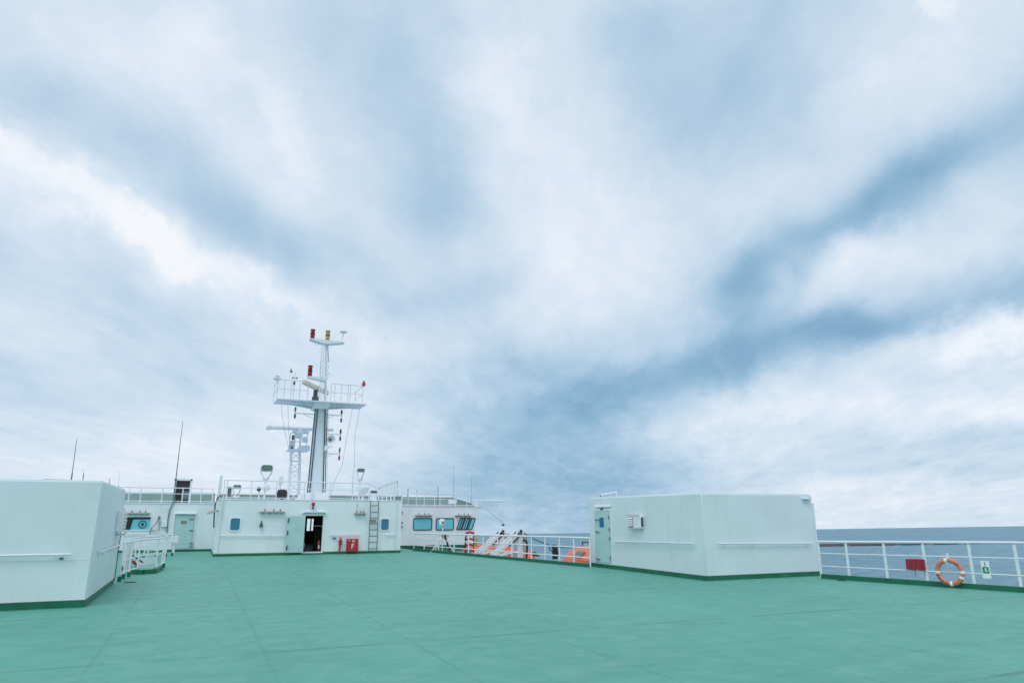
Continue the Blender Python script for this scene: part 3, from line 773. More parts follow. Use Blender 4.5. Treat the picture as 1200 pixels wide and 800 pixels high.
MB().box(XR + .02, xb, YW - .015, YW + .1, 0, .11).build('base_band', M_band, WH)
MB().box(XL + T, XR - T, YB - .4, YB - .3, .1, .4).build('sill', M_inter, WH)
# port wing: window with spinning clear-view screen, door
w, (x0, x1, z0, z1) = window(WH, 146.5, 176, 605.5, 620.3, YW, M_cyan, M_whitec, .04, .05)
MB().box(x0, x1 + .02, YW - .03, YW - .012, z1 - .11, z1 + .02).build('blind', M_black, w)
MB().prism([(x0 + .02, YW - .03, z0), (x0 + .26, YW - .03, z0), (x0 + .34, YW - .03, z1 - .11), (x0 + .1, YW - .03, z1 - .11)], (0, .018, 0)).build('pillar', M_black, w)
q = gy(167, 614, YW)
MB().ring([(q.x + .19 * math.cos(k * .2618), YW - .035, q.z + .19 * math.sin(k * .2618)) for k in range(24)], [(q.x + .155 * math.cos(k * .2618), YW - .035, q.z + .155 * math.sin(k * .2618)) for k in range(24)], (0, .025, 0)).build('clear_view_ring', M_black, w)
MB().lathe((q.x, YW - .01, q.z), [(.07, 0), (.07, .03), (.03, .05)], 14, (0, -1, 0)).build('clear_view_hub', M_black, w)
lamp_shelf(149, 176, 600.8, YW, 'rusty lamp shelf over the port wing window with the round screen')
x0, x1, z0, z1 = pxbox(203.5, 226.5, 603, 644.4, YW)
z0 = max(z0, .13)
MB().ring([(x0 - .08, YW, z0 - .02), (x1 + .08, YW, z0 - .02), (x1 + .08, YW, z1 + .09), (x0 - .08, YW, z1 + .09)], [(x0, YW, z0), (x1, YW, z0), (x1, YW, z1), (x0, YW, z1)], (0, -.05, 0)).build('door_frame', M_whitec, WH, .008)
d2 = MB().box(x0 + .02, x1 - .02, YW - .07, YW - .003, z0 + .02, z1 - .02).build('door', M_teal, WH, .01)
a, b, c, d = pxbox(212, 218.7, 609.8, 613.5, YW - .07); MB().box(a, b, YW - .08, YW - .069, c, d).build('name_plate', M_brass, d2)
for py in (608, 621, 636, 640):
    q = gy(224.2, py, YW - .07); MB().tube([q + Vector((-.1, -.03, 0)), q + Vector((.12, -.03, 0))], .022, 6).build('handle', M_grey, d2)
zz = gy(215, 602, YW).z
MB().prism([(x0 - .05, YW, zz + .05), (x0 - .05, YW - .18, zz + .01), (x0 - .05, YW - .18, zz + .04), (x0 - .05, YW, zz + .09)], (x1 - x0 + .1, 0, 0)).build('rain_canopy', M_whitec, WH)
a, b, c, d = pxbox(189.5, 196, 610.5, 617, YW)
MB().box(a, b, YW - .14, YW - .002, c, d).build('junction_box', M_whitec, WH, .01)
q = gy(186.5, 608, YW)
MB().tube([(q.x - .35, YW - .08, q.z - .75), (q.x - .3, YW - .08, q.z - .45), (q.x - .1, YW - .1, q.z - .2), (q.x, YW - .12, q.z)], .02, 6).build('cable_pipe', M_dark, WH)
MB().tube([(q.x - .3, YW - .08, q.z - .55), (q.x + .05, YW - .08, q.z - .55), (q.x + .05, YW - .1, q.z - .1)], .03, 6).build('cable_pipe', M_rusty, WH)
MB().lathe((q.x, YW - .12, q.z - .02), [(.06, 0), (.06, .12), (.03, .18)], 12).build('wall_lamp', M_grey, WH)
handrail(WH, gy(142, 625.5, YW), gy(200, 625.3, YW), (0, -.07, 0), 4, .018)
# starboard wing windows
for (xa, xb_, st) in ((485, 505.5, 0), (511.5, 531, 0)):
    window(WH, xa, xb_, 607.5, 620, YW, M_cyan, M_black, .07, .045)
w, (x0, x1, z0, z1) = window(WH, 537.5, 554.5, 607.3, 619.6, YW, M_cyan, M_black, .05, .045, .36)
zc_ = (z0 + z1) / 2
for f, wd in ((.10, .07), (.24, .12), (.46, .05), (.60, .10), (.74, .06)):
    x = lerp(x0, x1, f)
    MB().prism([(x + (z0 - zc_) * .36, YW - .016, z0), (x + wd + (z0 - zc_) * .36, YW - .016, z0), (x + wd + (z1 - zc_) * .36, YW - .016, z1), (x + (z1 - zc_) * .36, YW - .016, z1)], (0, .006, 0)).build('view_stripe', M_black, w)  # added dark stripes stand in for the view through the side windows
lamp_shelf(486.5, 506, 603.3, YW, 'rusty lamp shelf above the leftmost starboard wing window')
lamp_shelf(533, 552, 603.6, YW, 'rusty lamp shelf above the slanted starboard wing window')
for py in (600, 612, 617):
    q = gy(470.8, py, YW); MB().lathe((q.x, YW - .002, q.z), [(.05, 0), (.05, .08), (.02, .1)], 10, (0, -1, 0)).build('wall_lamp', M_grey, WH)

# ------------------------------------------------------------------ compass deck on the wheelhouse roof
ZRo = ZR + .05
def roofbase(px, Y): return Vector((gy(px, 588, Y).x, Y, ZRo))
YR = YF + .08
bp_, tz = [], []
for px in (261, 264.5, 293, 323, 356, 386, 412.5, 432):
    p = roofbase(px, YR); bp_.append(p); tz.append(above(p, lerp(562.2, 566.2, (px - 261) / 171)))
railing('roof_railing', 'white pipe railing along the front edge of the wheelhouse roof below the mast', bp_, tz, 2, .022, .016, .024, group='roof railings', levels=[.08, .6])
bp_, tz = [], []
for px in (136, 150, 163.7, 189, 213, 234.8, 248.5):
    p = gy(px, 588, YW + .08); p.z = ZWL + .05; bp_.append(p); tz.append(above(p, lerp(570.3, 572.3, (px - 136) / 114)))
railing('roof_railing', 'white pipe railing on the roof of the port bridge wing', bp_, tz, 2, .026, .018, .026, group='roof railings', levels=[.1, .6])
bp_, tz = [], []
for px in (471, 478, 488, 497, 509, 515.5, 533, 547, 559.5):
    p = gy(px, 592, YW + .08); p.z = ZWR + .045; bp_.append(p); tz.append(above(p, lerp(576.6, 579, (px - 470) / 90)))
railing('roof_railing', 'white pipe railing on the roof of the starboard bridge wing', bp_, tz, 2, .022, .016, .024, group='roof railings', levels=[.1, .55])
# folded panels at the ladder head
t = thing('ladder_guard', 'white slatted guard frame at the head of the wheelhouse ladder', 'guard frame', roofbase(450, YF + .3))
g0 = [gy(443.5, 586, YF + .4), gy(465, 586.6, YF + .4), gy(466, 562.5, YF + .4), gy(452, 567, YF + .4), gy(443.5, 573, YF + .4)]
MB().tube(g0 + [g0[0]], .025, 8).build('frame', M_white, t)
for f in (.25, .5, .75):
    a_ = lerp(g0[0], g0[4], f); b_ = lerp(g0[1], g0[2], f); MB().tube([a_, b_], .015, 6).build('bar', M_white, t)
for px in (448, 453, 458, 462):
    MB().tube([gy(px, 586, YF + .42), gy(px, 571 - (px - 448) * .4, YF + .42)], .03, 6).build('slat', M_white, t)
MB().prism([gy(444, 572, YF + .5), gy(451.5, 566, YF + .5), gy(465.5, 562, YF + .5), gy(465.5, 566, YF + .5), gy(452, 570, YF + .5)], (0, .03, 0)).build('panel', M_white, t)
a_, b_ = gy(432, 566, YF + .1), gy(443.5, 573, YF + .35)
MB().tube([a_, b_], .015, 6).build('chain', M_white, t)
# leaning white post at the port front corner
a_, b_ = roofbase(256.0, YF + .15), gy(259.5, 557, YF + .15)
tag(MB().obox((a_ + b_) / 2, (.07, 0, 0), (0, .04, 0), (b_ - a_) / 2).build('folded_post', M_white, None, .01), 'leaning white folded post at the left corner of the wheelhouse roof', 'post')
# bulwarks (green inside) round the forward edge
z1 = gy(200, 577.5, 46.4).z
q0, q1 = gy(138, 583, 46.4).x, gy(252, 583, 46.4).x
t = MB().box(q0 - 2, q1, 46.4, 46.5, ZWL, z1).build('bulwark', M_bulw); tag(t, 'grey green bulwark behind the port wing railing', 'bulwark', 'bulwarks')
MB().box(q0 - 2, q1, 46.36, 46.56, z1, z1 + .07).build('cap_rail', M_whitec, t)
z1m = gy(330, 580.2, 46.6).z
t = MB().box(q1 + .1, gy(470, 585, 46.6).x, 46.6, 46.7, ZR, z1m).build('bulwark', M_bulw); tag(t, 'low grey green bulwark behind the mast foot at the front of the wheelhouse roof', 'bulwark', 'bulwarks')
MB().box(q1 + .1, gy(470, 585, 46.6).x, 46.56, 46.76, z1m, z1m + .05).build('cap_rail', M_rusty, t)
z1s = gy(500, 581.6, 46.4).z
xa_, xb_, xc_ = gy(471, 585, 46.4).x, gy(530, 582, 46.4).x, gy(553, 592, 46.4).x
t = MB().prism([(xa_, 46.4, ZWR), (xc_ + .4, 46.4, ZWR), (xc_, 46.4, ZWR + .35), (xb_, 46.4, z1s), (xa_, 46.4, z1s)], (0, .1, 0)).build('bulwark', M_bulw); tag(t, 'grey green bulwark with a sloping end behind the starboard wing railing', 'bulwark', 'bulwarks')
MB().tube([(xa_, 46.4, z1s), (xb_, 46.4, z1s), (xc_, 46.4, ZWR + .35), (xc_ + .4, 46.4, ZWR)], .05, 8).build('cap_rail', M_whitec, t)
# boxes on the roofs
x0, x1, z0, z1 = pxbox(205, 222, 563, 586, YW + .8)
t = thing('roof_locker', 'white framed locker with dark louvred doors on the port wing roof', 'locker', ((x0 + x1) / 2, YW + .8, ZWL + .05))
MB().box(x0, x1, YW + .8, YW + 1.4, ZWL + .05, z1).build('locker_body', M_dark, t)
for x in (x0 - .06, x1): MB().box(x, x + .09, YW + .72, YW + 1.45, ZWL + .05, z1 + .08).build('frame_post', M_white, t)
MB().box(x0 - .1, x1 + .12, YW + .72, YW + 1.45, z1 + .005, z1 + .1).build('lid', M_white, t)
for i in range(3):
    zz = lerp(ZWL + .15, z1, i / 3); MB().box(x0 + .1, x1 - .02, YW + .77, YW + .8, zz + .05, zz + .35).build('louvre_panel', M_black, t)
xk = lerp(x0, x1, .5); MB().box(xk - .02, xk + .4, YW + .74, YW + .77, ZWL + .25, lerp(ZWL, z1, .55)).build('side_panel', M_grey, t)
def roofbox(name, px0, px1, py0, py1, Y, m, label, cat, dep=.4):
    x0, x1, z0, z1 = pxbox(px0, px1, py0, py1, Y)
    t = thing(name, label, cat, ((x0 + x1) / 2, Y, z0))
    return t, x0, x1, z0, z1
t, x0, x1, z0, z1 = roofbox('vent_cabinet', 266, 271.5, 569.5, 585, YF + .9, M_white, 'small louvred white vent cabinet on the wheelhouse roof beside the oval lamp', 'vent')
MB().box(x0, x1, YF + .9, YF + 1.3, ZRo, z1).build('cabinet_body', M_white, t, .01)
for i in range(6):
    zz = lerp(ZRo + .1, z1 - .06, i / 5); MB().box(x0 + .03, x1 - .03, YF + .875, YF + .9, zz - .035, zz + .03).build('louvre', M_dark, t)
# black covered equipment
x0, x1, z0, z1 = pxbox(325.5, 336.5, 573, 584, YF + 1.0)
t = thing('covered_compass', 'black canvas covered instrument on the wheelhouse roof left of the lattice tower', 'instrument', ((x0 + x1) / 2, YF + 1, ZRo))
cv = MB(); cv.lathe(((x0 + x1) / 2, YF + 1.2, lerp(ZRo, z1, .15)), [(.19, 0), (.25, .03), (.25, (z1 - ZRo) * .55), (.21, (z1 - ZRo) * .8), (.08, (z1 - ZRo) * .85)], 12); cv.build('canvas_cover', M_black, t)
MB().box(x0 - .02, x0 + .12, YF + 1.0, YF + 1.3, lerp(ZRo, z1, .55), lerp(ZRo, z1, .8)).build('arm_cover', M_black, t, .03)
MB().lathe(((x0 + x1) / 2, YF + 1.2, ZRo), [(.1, 0), (.1, .2)], 10).build('pedestal', M_dark, t)
q = gy(329.2, 561, YF + 1.8)
t = thing('antenna_box', 'white upright antenna box on a pole above the black covered instrument', 'antenna', (q.x, YF + 1.8, ZRo))
x0, x1, z0, z1 = pxbox(327, 331.5, 557.3, 566, YF + 1.8)
MB().box(x0, x1, YF + 1.75, YF + 1.95, z0, z1).build('housing', M_whitec, t, .02)
MB().lathe((q.x, YF + 1.85, z0 - .2), [(.04, 0), (.09, .2)], 10).build('cone', M_white, t)
MB().tube([(q.x, YF + 1.85, ZRo), (q.x, YF + 1.85, z0 - .2)], .035, 8).build('pole', M_white, t)
# searchlights
def searchlight(px, ptop, pbot, half, Y, label, face_h, drum=True, tilt=0):
    c = gy(px, (ptop + pbot) / 2, Y); w_ = abs(gy(px + half, ptop, Y).x - c.x); hh = abs(gy(px, ptop, Y).z - c.z)
    t = thing('searchlight', label, 'searchlight', (c.x, Y, ZRo), 'searchlights on the wheelhouse roof')
    hs = MB(); o = rrect(c.x - w_, c.x + w_, c.z - hh, c.z + hh, hh * .8, Y - .15, 5); hs.prism(o, (0, .32, 0)); hb = hs.build('lamp_head', M_whitec, t, .03)
    MB().prism(rrect(c.x - w_ * .9, c.x + w_ * .9, c.z - hh * .8, c.z + hh * .8, hh * .62, Y - .17, 5), (0, .015, 0)).build('lens', mat('lamp_glass', (.07, .16, .15), .1, spec=.8), hb)
    MB().prism(rrect(c.x - w_ * .5, c.x + w_ * .5, c.z - hh * .05, c.z + hh * .3, hh * .15, Y - .18, 3), (0, .008, 0)).build('reflector', M_brass, hb)
    zb = c.z - hh - .32
    MB().tube([(c.x - w_ * .95, Y, c.z - hh * .5), (c.x - w_ * .8, Y, c.z - hh - .08), (c.x - w_ * .3, Y, zb), (c.x + w_ * .3, Y, zb), (c.x + w_ * .8, Y, c.z - hh - .08), (c.x + w_ * .95, Y, c.z - hh * .5)], .03, 8).build('yoke', M_whitec, t)
    MB().lathe((c.x, Y, zb - .14), [(.05, 0), (.17, .10), (.17, .15)], 14).build('collar', M_whitec, t)
    MB().tube([(c.x, Y, ZRo), (c.x, Y, zb - .1)], .045, 10).build('pole', M_whitec, t)
    if drum:
        q = gy(px, 571, Y - .1)
        MB().lathe((q.x, Y - .18, q.z), [(.10, 0), (.17, .04), (.17, .3), (.1, .34)], 16, (0, 1, 0)).build('motor_drum', M_white, t)
    return t
searchlight(312.6, 544, 552.5, 7.6, YF + .9, 'large searchlight on a tall pole with rounded green lens, left of the mast', 0)
t2 = searchlight(277.8, 567.5, 572.5, 5.2, YF + .9, 'low oval searchlight near the left corner of the wheelhouse roof', 0, False)
t3 = searchlight(422.3, 548.3, 553.3, 4.9, YF + 1.2, 'dark square faced searchlight on a tall pole above the white dish, right of the mast', 0, False)
q = gy(304, 573, YF + .7); t = thing('roof_horn', 'small black horn on a stub pole left of the large searchlight', 'horn', (q.x, YF + .7, ZRo))
MB().lathe((q.x, YF + .7, q.z), [(.04, -.15), (.05, 0), (.11, .1)], 12, (-.3, -1, 0)).build('horn', M_dark, t); MB().tube([(q.x, YF + .7, ZRo), (q.x, YF + .7, q.z)], .03, 8).build('pole', M_white, t)
# white dish right of the mast
q = gy(425.5, 573, YF + .8)
t = thing('dish_antenna', 'white bowl shaped antenna on a pedestal between the roof railing posts right of the mast', 'antenna', (q.x, YF + .8, ZRo))
MB().lathe((q.x, YF + .8, q.z - .30), [(.07, 0), (.16, .08), (.27, .22), (.27, .40), (.24, .42)], 18).build('bowl', M_whitec, t)
MB().lathe((q.x, YF + .8, ZRo), [(.12, 0), (.06, .05), (.05, q.z - .3 - ZRo)], 12).build('pedestal', M_whitec, t)
MB().tube([(q.x - .35, YF + .8, ZRo), (q.x - .35, YF + .8, q.z + .05), (q.x - .25, YF + .8, q.z + .12)], .018, 6).build('cable', M_white, t)
q2 = gy(438.5, 578, YF + .6); t = thing('deck_winch', 'small dark winch on the wheelhouse roof by the ladder head', 'winch', (q2.x, YF + .6, ZRo))
MB().box(q2.x - .18, q2.x + .12, YF + .5, YF + .8, ZRo, q2.z + .02).build('base', M_white, t); MB().lathe((q2.x - .16, YF + .65, q2.z + .05), [(.1, 0), (.1, .3)], 12, (1, 0, 0)).build('drum', M_dark, t)

# ------------------------------------------------------------------ mast
YM = 39.0
MT = thing('signal_mast', 'tall white main mast with platform, crosstree and ladder rising from the wheelhouse roof', 'mast', roofbase(370, YM))
def Pm(x, y, dy=0.0): return gy(x, y, YM + dy)
bl, br, tl, tr = Pm(358.6, 585.5), Pm(379.2, 585.5), Pm(368.8, 477), Pm(382.4, 477)
zb = ZRo - .02
k_ = (bl.z - zb) / (tl.z - bl.z)
bl = bl + (bl - tl) * k_; br = br + (br - tr) * k_
col_ = MB(); col_.hexa([bl + Vector((0, -.0, 0)), br, br + Vector((.12, .95, 0)), bl + Vector((.12, .95, 0)), tl, tr, tr + Vector((.1, .7, 0)), tl + Vector((.1, .7, 0))])
col_.build('column', M_wall, MT, .03)
for (p0, p1, off) in ((bl, tl, .03), (bl, tl, .16), (br, tr, -.06), (br, tr, .05)):
    MB().tube([p0 + Vector((off, -.05, .3)), lerp(p0, p1, .5) + Vector((off, -.05, 0)), p1 + Vector((off, -.05, -.1)), p1 + Vector((off + .2, -.05, .25))], .026, 6).build('cable', M_black, MT)
for (xa, xb_, s) in ((343.5, 357, -1), (379.5, 385, 1)):
    p = Pm(xa, 585, -.1); q = Pm(xb_, 585, -.1); r_ = Pm(xb_, 574, -.1)
    if s < 0: MB().prism([Vector((p.x, p.y, zb)), Vector((q.x, q.y, zb)), r_], (0, .1, 0)).build('foot_bracket', M_whitec, MT)
    else: MB().box(p.x - .5, q.x, p.y, p.y + .4, zb, Pm(381, 577).z).build('foot_box', M_whitec, MT, .01)
p = Pm(359, 580, -.25); MB().box(p.x - .05, p.x + .25, p.y, p.y + .3, zb, Pm(360, 577).z).build('foot_box', M_whitec, MT, .01)
# ladder up the after side of the column
for px in (380.6, 383.2):
    a_, b_ = Pm(px - .2, 584, -.05), Pm(px + 1.6, 480, -.05)
    MB().tube([a_, b_], .018, 6).build('ladder_rail', M_white, MT)
for i in range(26):
    y_ = 582 - i * 3.9; f = (584 - y_) / 104
    MB().tube([Pm(lerp(380.4, 382.2, f), y_, -.05), Pm(lerp(383.0, 384.8, f), y_, -.05)], .013, 5).build('ladder_rung', M_white, MT)
# working platform
zp = Pm(374, 473).z
pl0, pl1, plm = Pm(322.7, 470.2).x, Pm(425.8, 474.6).x, Pm(372, 473).x
pt = MB().box(pl0, pl1, YM - .9, YM + 1.0, zp - .02, zp + .03).build('platform', M_white, MT, .008)
ub = MB()
for yy in (YM - .4, YM + .6):
    ub.prism([(pl0 + .15, yy, zp - .022), (pl1 - .1, yy, zp - .022), (pl1 - .6, yy, zp - .05), (Pm(385, 480).x, yy, zp - .20), (Pm(367, 480).x, yy, zp - .24), (pl0 + .8, yy, zp - .05)], (0, .06, 0))
ub.build('gusset', M_white, MT)
ctz = Pm(380, 470).z
MB().hexa([(tl.x - .05, YM - .35, tl.z - .1), (tr.x + .05, YM - .35, tl.z - .1), (tr.x + .05, YM + .9, tl.z - .1), (tl.x - .05, YM + .9, tl.z - .1),
           (tl.x - .15, YM - .6, zp - .021), (tr.x + .15, YM - .6, zp - .021), (tr.x + .15, YM + 1.1, zp - .021), (tl.x - .15, YM + 1.1, zp - .021)]).build('mast_head', M_whitec, MT, .01)
def mrail(pxs, ztop, label, yoff=-.85):
    b_ = [Vector((gy(px, 460, YM + yoff).x, YM + yoff, zp + .05)) for px in pxs]
    b_ += [Vector((b_[-1].x, YM + 1.25, zp + .05))] if pxs[0] > 380 else []
    if pxs[0] < 380: b_ = [Vector((b_[0].x, YM + 1.25, zp + .05))] + b_
    return railing('mast_railing', label, b_, [ztop] * len(b_), 1, .024, .02, .024, group='mast platform railings', levels=[.5])
zrt = Pm(400, 453.0).z
mrail((325, 333, 341, 351, 360.5), zrt, 'white railing on the left half of the mast platform')
mrail((388, 392.3, 400, 408, 410.5, 425), zrt - .02, 'white railing on the right half of the mast platform')
# topmast
tb, tt = Vector((Pm(382, 469).x, YM + .2, zp + .05)), Pm(382.4, 402, .2)
MB().tube([tb, lerp(tb, tt, .35), tt], .09, 14, .06).build('topmast', M_whitec, MT)
YLd = YM - .12
for px in (376.8, 379.6):
    MB().tube([Vector((gy(px - 3.2, 469, YLd).x, YLd, zp + .05)), gy(px + .6, 404, YLd)], .028, 6).build('ladder_rail', M_white, MT)
for i in range(22):
    y_ = 466 - i * 2.85; f = (469 - y_) / 65
    MB().tube([gy(lerp(373.6, 377.4, f), y_, YLd), gy(lerp(376.4, 380.2, f), y_, YLd)], .02, 5).build('ladder_rung', M_white, MT)
for y_ in (424.5, 431, 438.5):
    a_, b_ = gy(375.2, y_, YLd), gy(384.5, y_, YLd)
    MB().tube([a_, a_ + Vector((0, -.45, 0)), b_ + Vector((0, -.45, 0)), b_], .018, 6).build('ladder_hoop', M_white, MT)
for px in (375.2, 384.5):
    MB().tube([gy(px, 424.5, YLd - .45), gy(px - .6, 444, YLd - .45)], .018, 6).build('ladder_hoop', M_white, MT)
# side boom right of topmast (stays)
MB().tube([Pm(384.8, 424, .3), Pm(384.2, 404, .3)], .02, 5).build('cable', M_dark, MT)
# crosstree
c0, c1 = Pm(363, 397.8, .2), Pm(403, 401.4, .2)
zx = (c0.z + c1.z) / 2 - .02
cx_ = MB(); cx_.prism([(c0.x, YM - .05, zx + .04), (c1.x, YM - .05, zx + .04), (c1.x, YM - .05, zx - .04), (Pm(385, 400).x, YM - .05, zx - .2), (Pm(379, 400).x, YM - .05, zx - .2), (c0.x, YM - .05, zx - .02)], (0, .5, 0)); cx_.build('crosstree', M_whitec, MT, .008)
MB().tube([Pm(368, 401, .2), Pm(369, 404, .2), Pm(373, 404.3, .2), Pm(373, 401, .2)], .012, 5).build('eye_bracket', M_white, MT)
# lower lamp bracket
l0, l1 = Pm(360, 441.8, .1), Pm(380.5, 445, .1)
zq = (l0.z + l1.z) / 2
MB().prism([(l0.x, YM - .2, zq + .06), (l1.x, YM - .2, zq + .06), (l1.x, YM - .2, zq - .16), (lerp(l0.x, l1.x, .4), YM - .2, zq - .08), (l0.x, YM - .2, zq - .02)], (0, .45, 0)).build('lamp_bracket', M_whitec, MT, .008)
def lantern(px, zbase, Y, lens, label, h=.55, r=.12):
    x = gy(px, 395, Y).x if px else px
    t = thing('mast_lantern', label, 'lantern', (x, Y, zbase), 'lanterns on the mast')
    MB().lathe((x, Y, zbase), [(r * 1.15, 0), (r * 1.15, .05), (r * .7, .06)], 14).build('base', M_black, t)
    for i in range(2):
        z = zbase + .07 + i * h * .47
        MB().lathe((x, Y, z), [(r * .9, 0), (r, .02), (r, h * .34), (r * .9, h * .36)], 16).build('lens', lens, t)
        MB().lathe((x, Y, z + h * .365), [(r * 1.1, 0), (r * 1.1, h * .09)], 14).build('collar', M_black, t)
    return t
lantern(366.2, zx + .043, YM + .2, M_lampr, 'red two tier lantern on the left end of the mast crosstree')
lantern(384, zx + .043, YM + .2, M_amber, 'amber two tier lantern on the middle of the mast crosstree')
xq = gy(363.2, 438, YM).x
t = lantern(366.2, zq + .063, YM, M_lampr, 'red two tier lantern on the bracket left of the mast ladder', .6); t.location.x = xq
# mushroom antenna on the crosstree
q = Pm(402.6, 389, .2)
t = thing('mushroom_antenna', 'white mushroom antenna on a bent stem at the right end of the crosstree', 'antenna', (c1.x - .05, YM + .2, zx + .04))
MB().tube([(c1.x - .15, YM + .2, zx + .04), (q.x - .08, YM + .2, zx + .2), (q.x, YM + .2, q.z - .15), (q.x, YM + .2, q.z)], .03, 8).build('stem', M_whitec, t)
MB().lathe((q.x, YM + .2, q.z - .06), [(.05, 0), (.21, .03), (.22, .08), (.1, .14), (.02, .16)], 18).build('cap', M_whitec, t)
# dome light at the left rail corner
q = gy(324.7, 443, YM - .8)
t = thing('dome_light', 'white dome light with a wide brim on the left corner post of the mast platform', 'lamp', (q.x, YM - .8, zrt))
MB().lathe((q.x, YM - .8, zrt - .02), [(.03, 0), (.03, q.z - zrt - .03), (.05, q.z - zrt - .02)], 10).build('stem', M_white, t)
MB().lathe((q.x, YM - .8, q.z - .05), [(.06, -.08), (.22, 0), (.22, .03), (.12, .05)], 18).build('brim', M_whitec, t)
MB().lathe((q.x, YM - .8, q.z), [(.12, 0), (.12, .12), (.06, .17)], 16).build('dome', M_cream, t)
# anemometer and vane
q = gy(344.6, 452, YM - .8); q1_ = gy(344.8, 436.5, YM - .8)
t = thing('anemometer', 'wind sensor mast with small cups on the left half of the mast platform', 'wind sensor', (q.x, YM - .8, zp + .05))
MB().tube([(q.x, YM - .8, zp + .05), (q.x, YM - .8, q1_.z)], .02, 6).build('pole', M_white, t)
zz = gy(344, 442.5, YM - .8).z
MB().tube([(q.x - .1, YM - .8, zz), (q.x + .12, YM - .8, zz)], .018, 6).build('arm', M_dark, t)
for s in (-.1, .12): MB().lathe((q.x + s, YM - .8, zz), [(.02, -.05), (.045, 0), (.02, .05)], 10).build('cup', M_dark, t)
MB().tube([(q.x, YM - .8, q1_.z), (q.x + .12, YM - .8, q1_.z - .03)], .012, 5).build('arm', M_white, t)
zz = gy(343, 449, YM - .8).z; MB().box(q.x - .05, q.x + .05, YM - .85, YM - .75, zz - .07, zz + .1).build('sensor_box', M_dark, t)
q = gy(341, 434, YM - .8); zt_ = gy(341, 431, YM - .8).z; zb_ = gy(341, 436.6, YM - .8).z
t = thing('wind_vane', 'small dark triangular wind vane on a thin rod above the left platform railing', 'wind vane', (q.x, YM - .8, zrt))
MB().tube([(q.x - .03, YM - .8, zrt), (q.x - .02, YM - .8, zt_)], .01, 5).build('rod', M_white, t)
MB().prism([(q.x - .04, YM - .81, zb_), (q.x + .10, YM - .81, zb_ + .02), (q.x - .02, YM - .81, zt_)], (0, .02, 0)).build('vane', M_dark, t)
q = gy(426.2, 452, YM - .85)
t = thing('corner_lamp', 'small dark red lamp on the right corner post of the mast platform', 'lamp', (q.x, YM - .85, zrt - .02))
MB().lathe((q.x, YM - .85, zrt - .03), [(.05, 0), (.1, .03), (.1, .16), (.05, .24)], 12).build('lens', M_lampr, t); MB().lathe((q.x, YM - .85, zrt + .21), [(.07, 0), (.02, .08)], 10).build('cap', M_black, t)
# radars: (fat rotating beam on pedestal)
ql, qr = gy(350, 448, YM - .2), gy(392, 460.5, YM - .2)
ctr = gy(369, 454, YM - .2)
t = thing('radar_scanner', 'cream radar scanner bar turned end on upon the mast platform', 'radar', (ctr.x, YM - .2, zp + .05))
# bar runs towards the viewer: near end left and high
dirv = Vector((-.50, -.86, 0)).normalized(); cc = Vector((gy(370, 454, YM).x, YM - .1, gy(370, 454.5, YM).z))
sd_ = dirv.cross(Vector((0, 0, 1))).normalized(); u_ = sd_.cross(dirv)
MB().obox(cc, dirv * 1.75, sd_ * .10, u_ * .14).build('scanner_bar', M_cream, t, .06)
MB().lathe((cc.x, cc.y, zp + .05), [(.2, 0), (.17, .3), (.12, .36), (.12, cc.z - zp - .2)], 14).build('pedestal', M_dark, t)
# side arms with lamps
def arm_lamp(px0, px1, py, lamps, label):
    a_, b_ = Pm(px0, py, .1), Pm(px1, py, .1); a_.z = b_.z = (a_.z + b_.z) / 2
    t = MB().tube([a_, b_], .028, 8).build('signal_arm', M_white, MT)
    MB().tube([Vector((a_.x, a_.y, a_.z - .22)), lerp(a_, b_, .35) + Vector((0, 0, -.12)), lerp(a_, b_, .6)], .016, 6).build('brace', M_white, t)
    for (dz, m) in lamps:
        MB().lathe((b_.x, b_.y, b_.z + dz - .09), [(.03, 0), (.055, .03), (.055, .15), (.03, .18)], 10).build('lamp', m, t)
        s = 1 if dz > 0 else -1
        MB().lathe((b_.x, b_.y, b_.z + dz - .09 + (.18 if s > 0 else -.05)), [(.05, 0), (.05, .05)], 10).build('lamp_cap', M_black, t)
    MB().tube([(b_.x, b_.y, b_.z - .1), (b_.x, b_.y, b_.z + .1)], .02, 6).build('hanger', M_dark, t)
arm_lamp(381, 400.2, 486.2, ((.17, M_black), (-.24, M_lampr)), 'uppermost right signal arm on the mast with a dark and a red lamp')
arm_lamp(380.5, 399, 508.6, ((.15, M_black), (-.2, M_dark)), 'middle right signal arm on the mast with two dark lamps')
arm_lamp(380, 397.8, 531.3, ((.19, M_lampg), (-.2, M_lampr)), 'lowest right signal arm on the mast with green lamp above red lamp')
arm_lamp(368, 345.8, 484.6, ((.19, M_lampg), (-.14, M_dark)), 'left signal arm on the mast with a green lamp below the platform')

# horn and second platform on starboard side of the mast
q = Pm(387, 515, -.2)
t = thing('ship_horn', 'large white trumpet horn on a bracket on the right of the mast', 'horn', Pm(386, 523))
MB().lathe((q.x, q.y + .1, q.z), [(.1, .3), (.07, .15), (.1, 0), (.24, -.22), (.25, -.24), (.16, -.12), (.05, .0)], 20, (-.12, 1, .05)).build('trumpet', M_whitec, t)
MB().lathe((q.x, q.y - .03, q.z), [(.06, 0), (.06, .04)], 12, (-.12, 1, .05)).build('diaphragm', M_dark, t)
p0, p1 = Pm(380.5, 523.5, -.2), Pm(390, 522.3, -.2)
MB().prism([(p0.x, p0.y - .1, p1.z), (p1.x, p0.y - .1, p1.z), (p1.x - .05, p0.y - .1, p1.z - .06), (p0.x, p0.y - .1, p1.z - .3)], (0, .6, 0)).build('bracket', M_white, t)

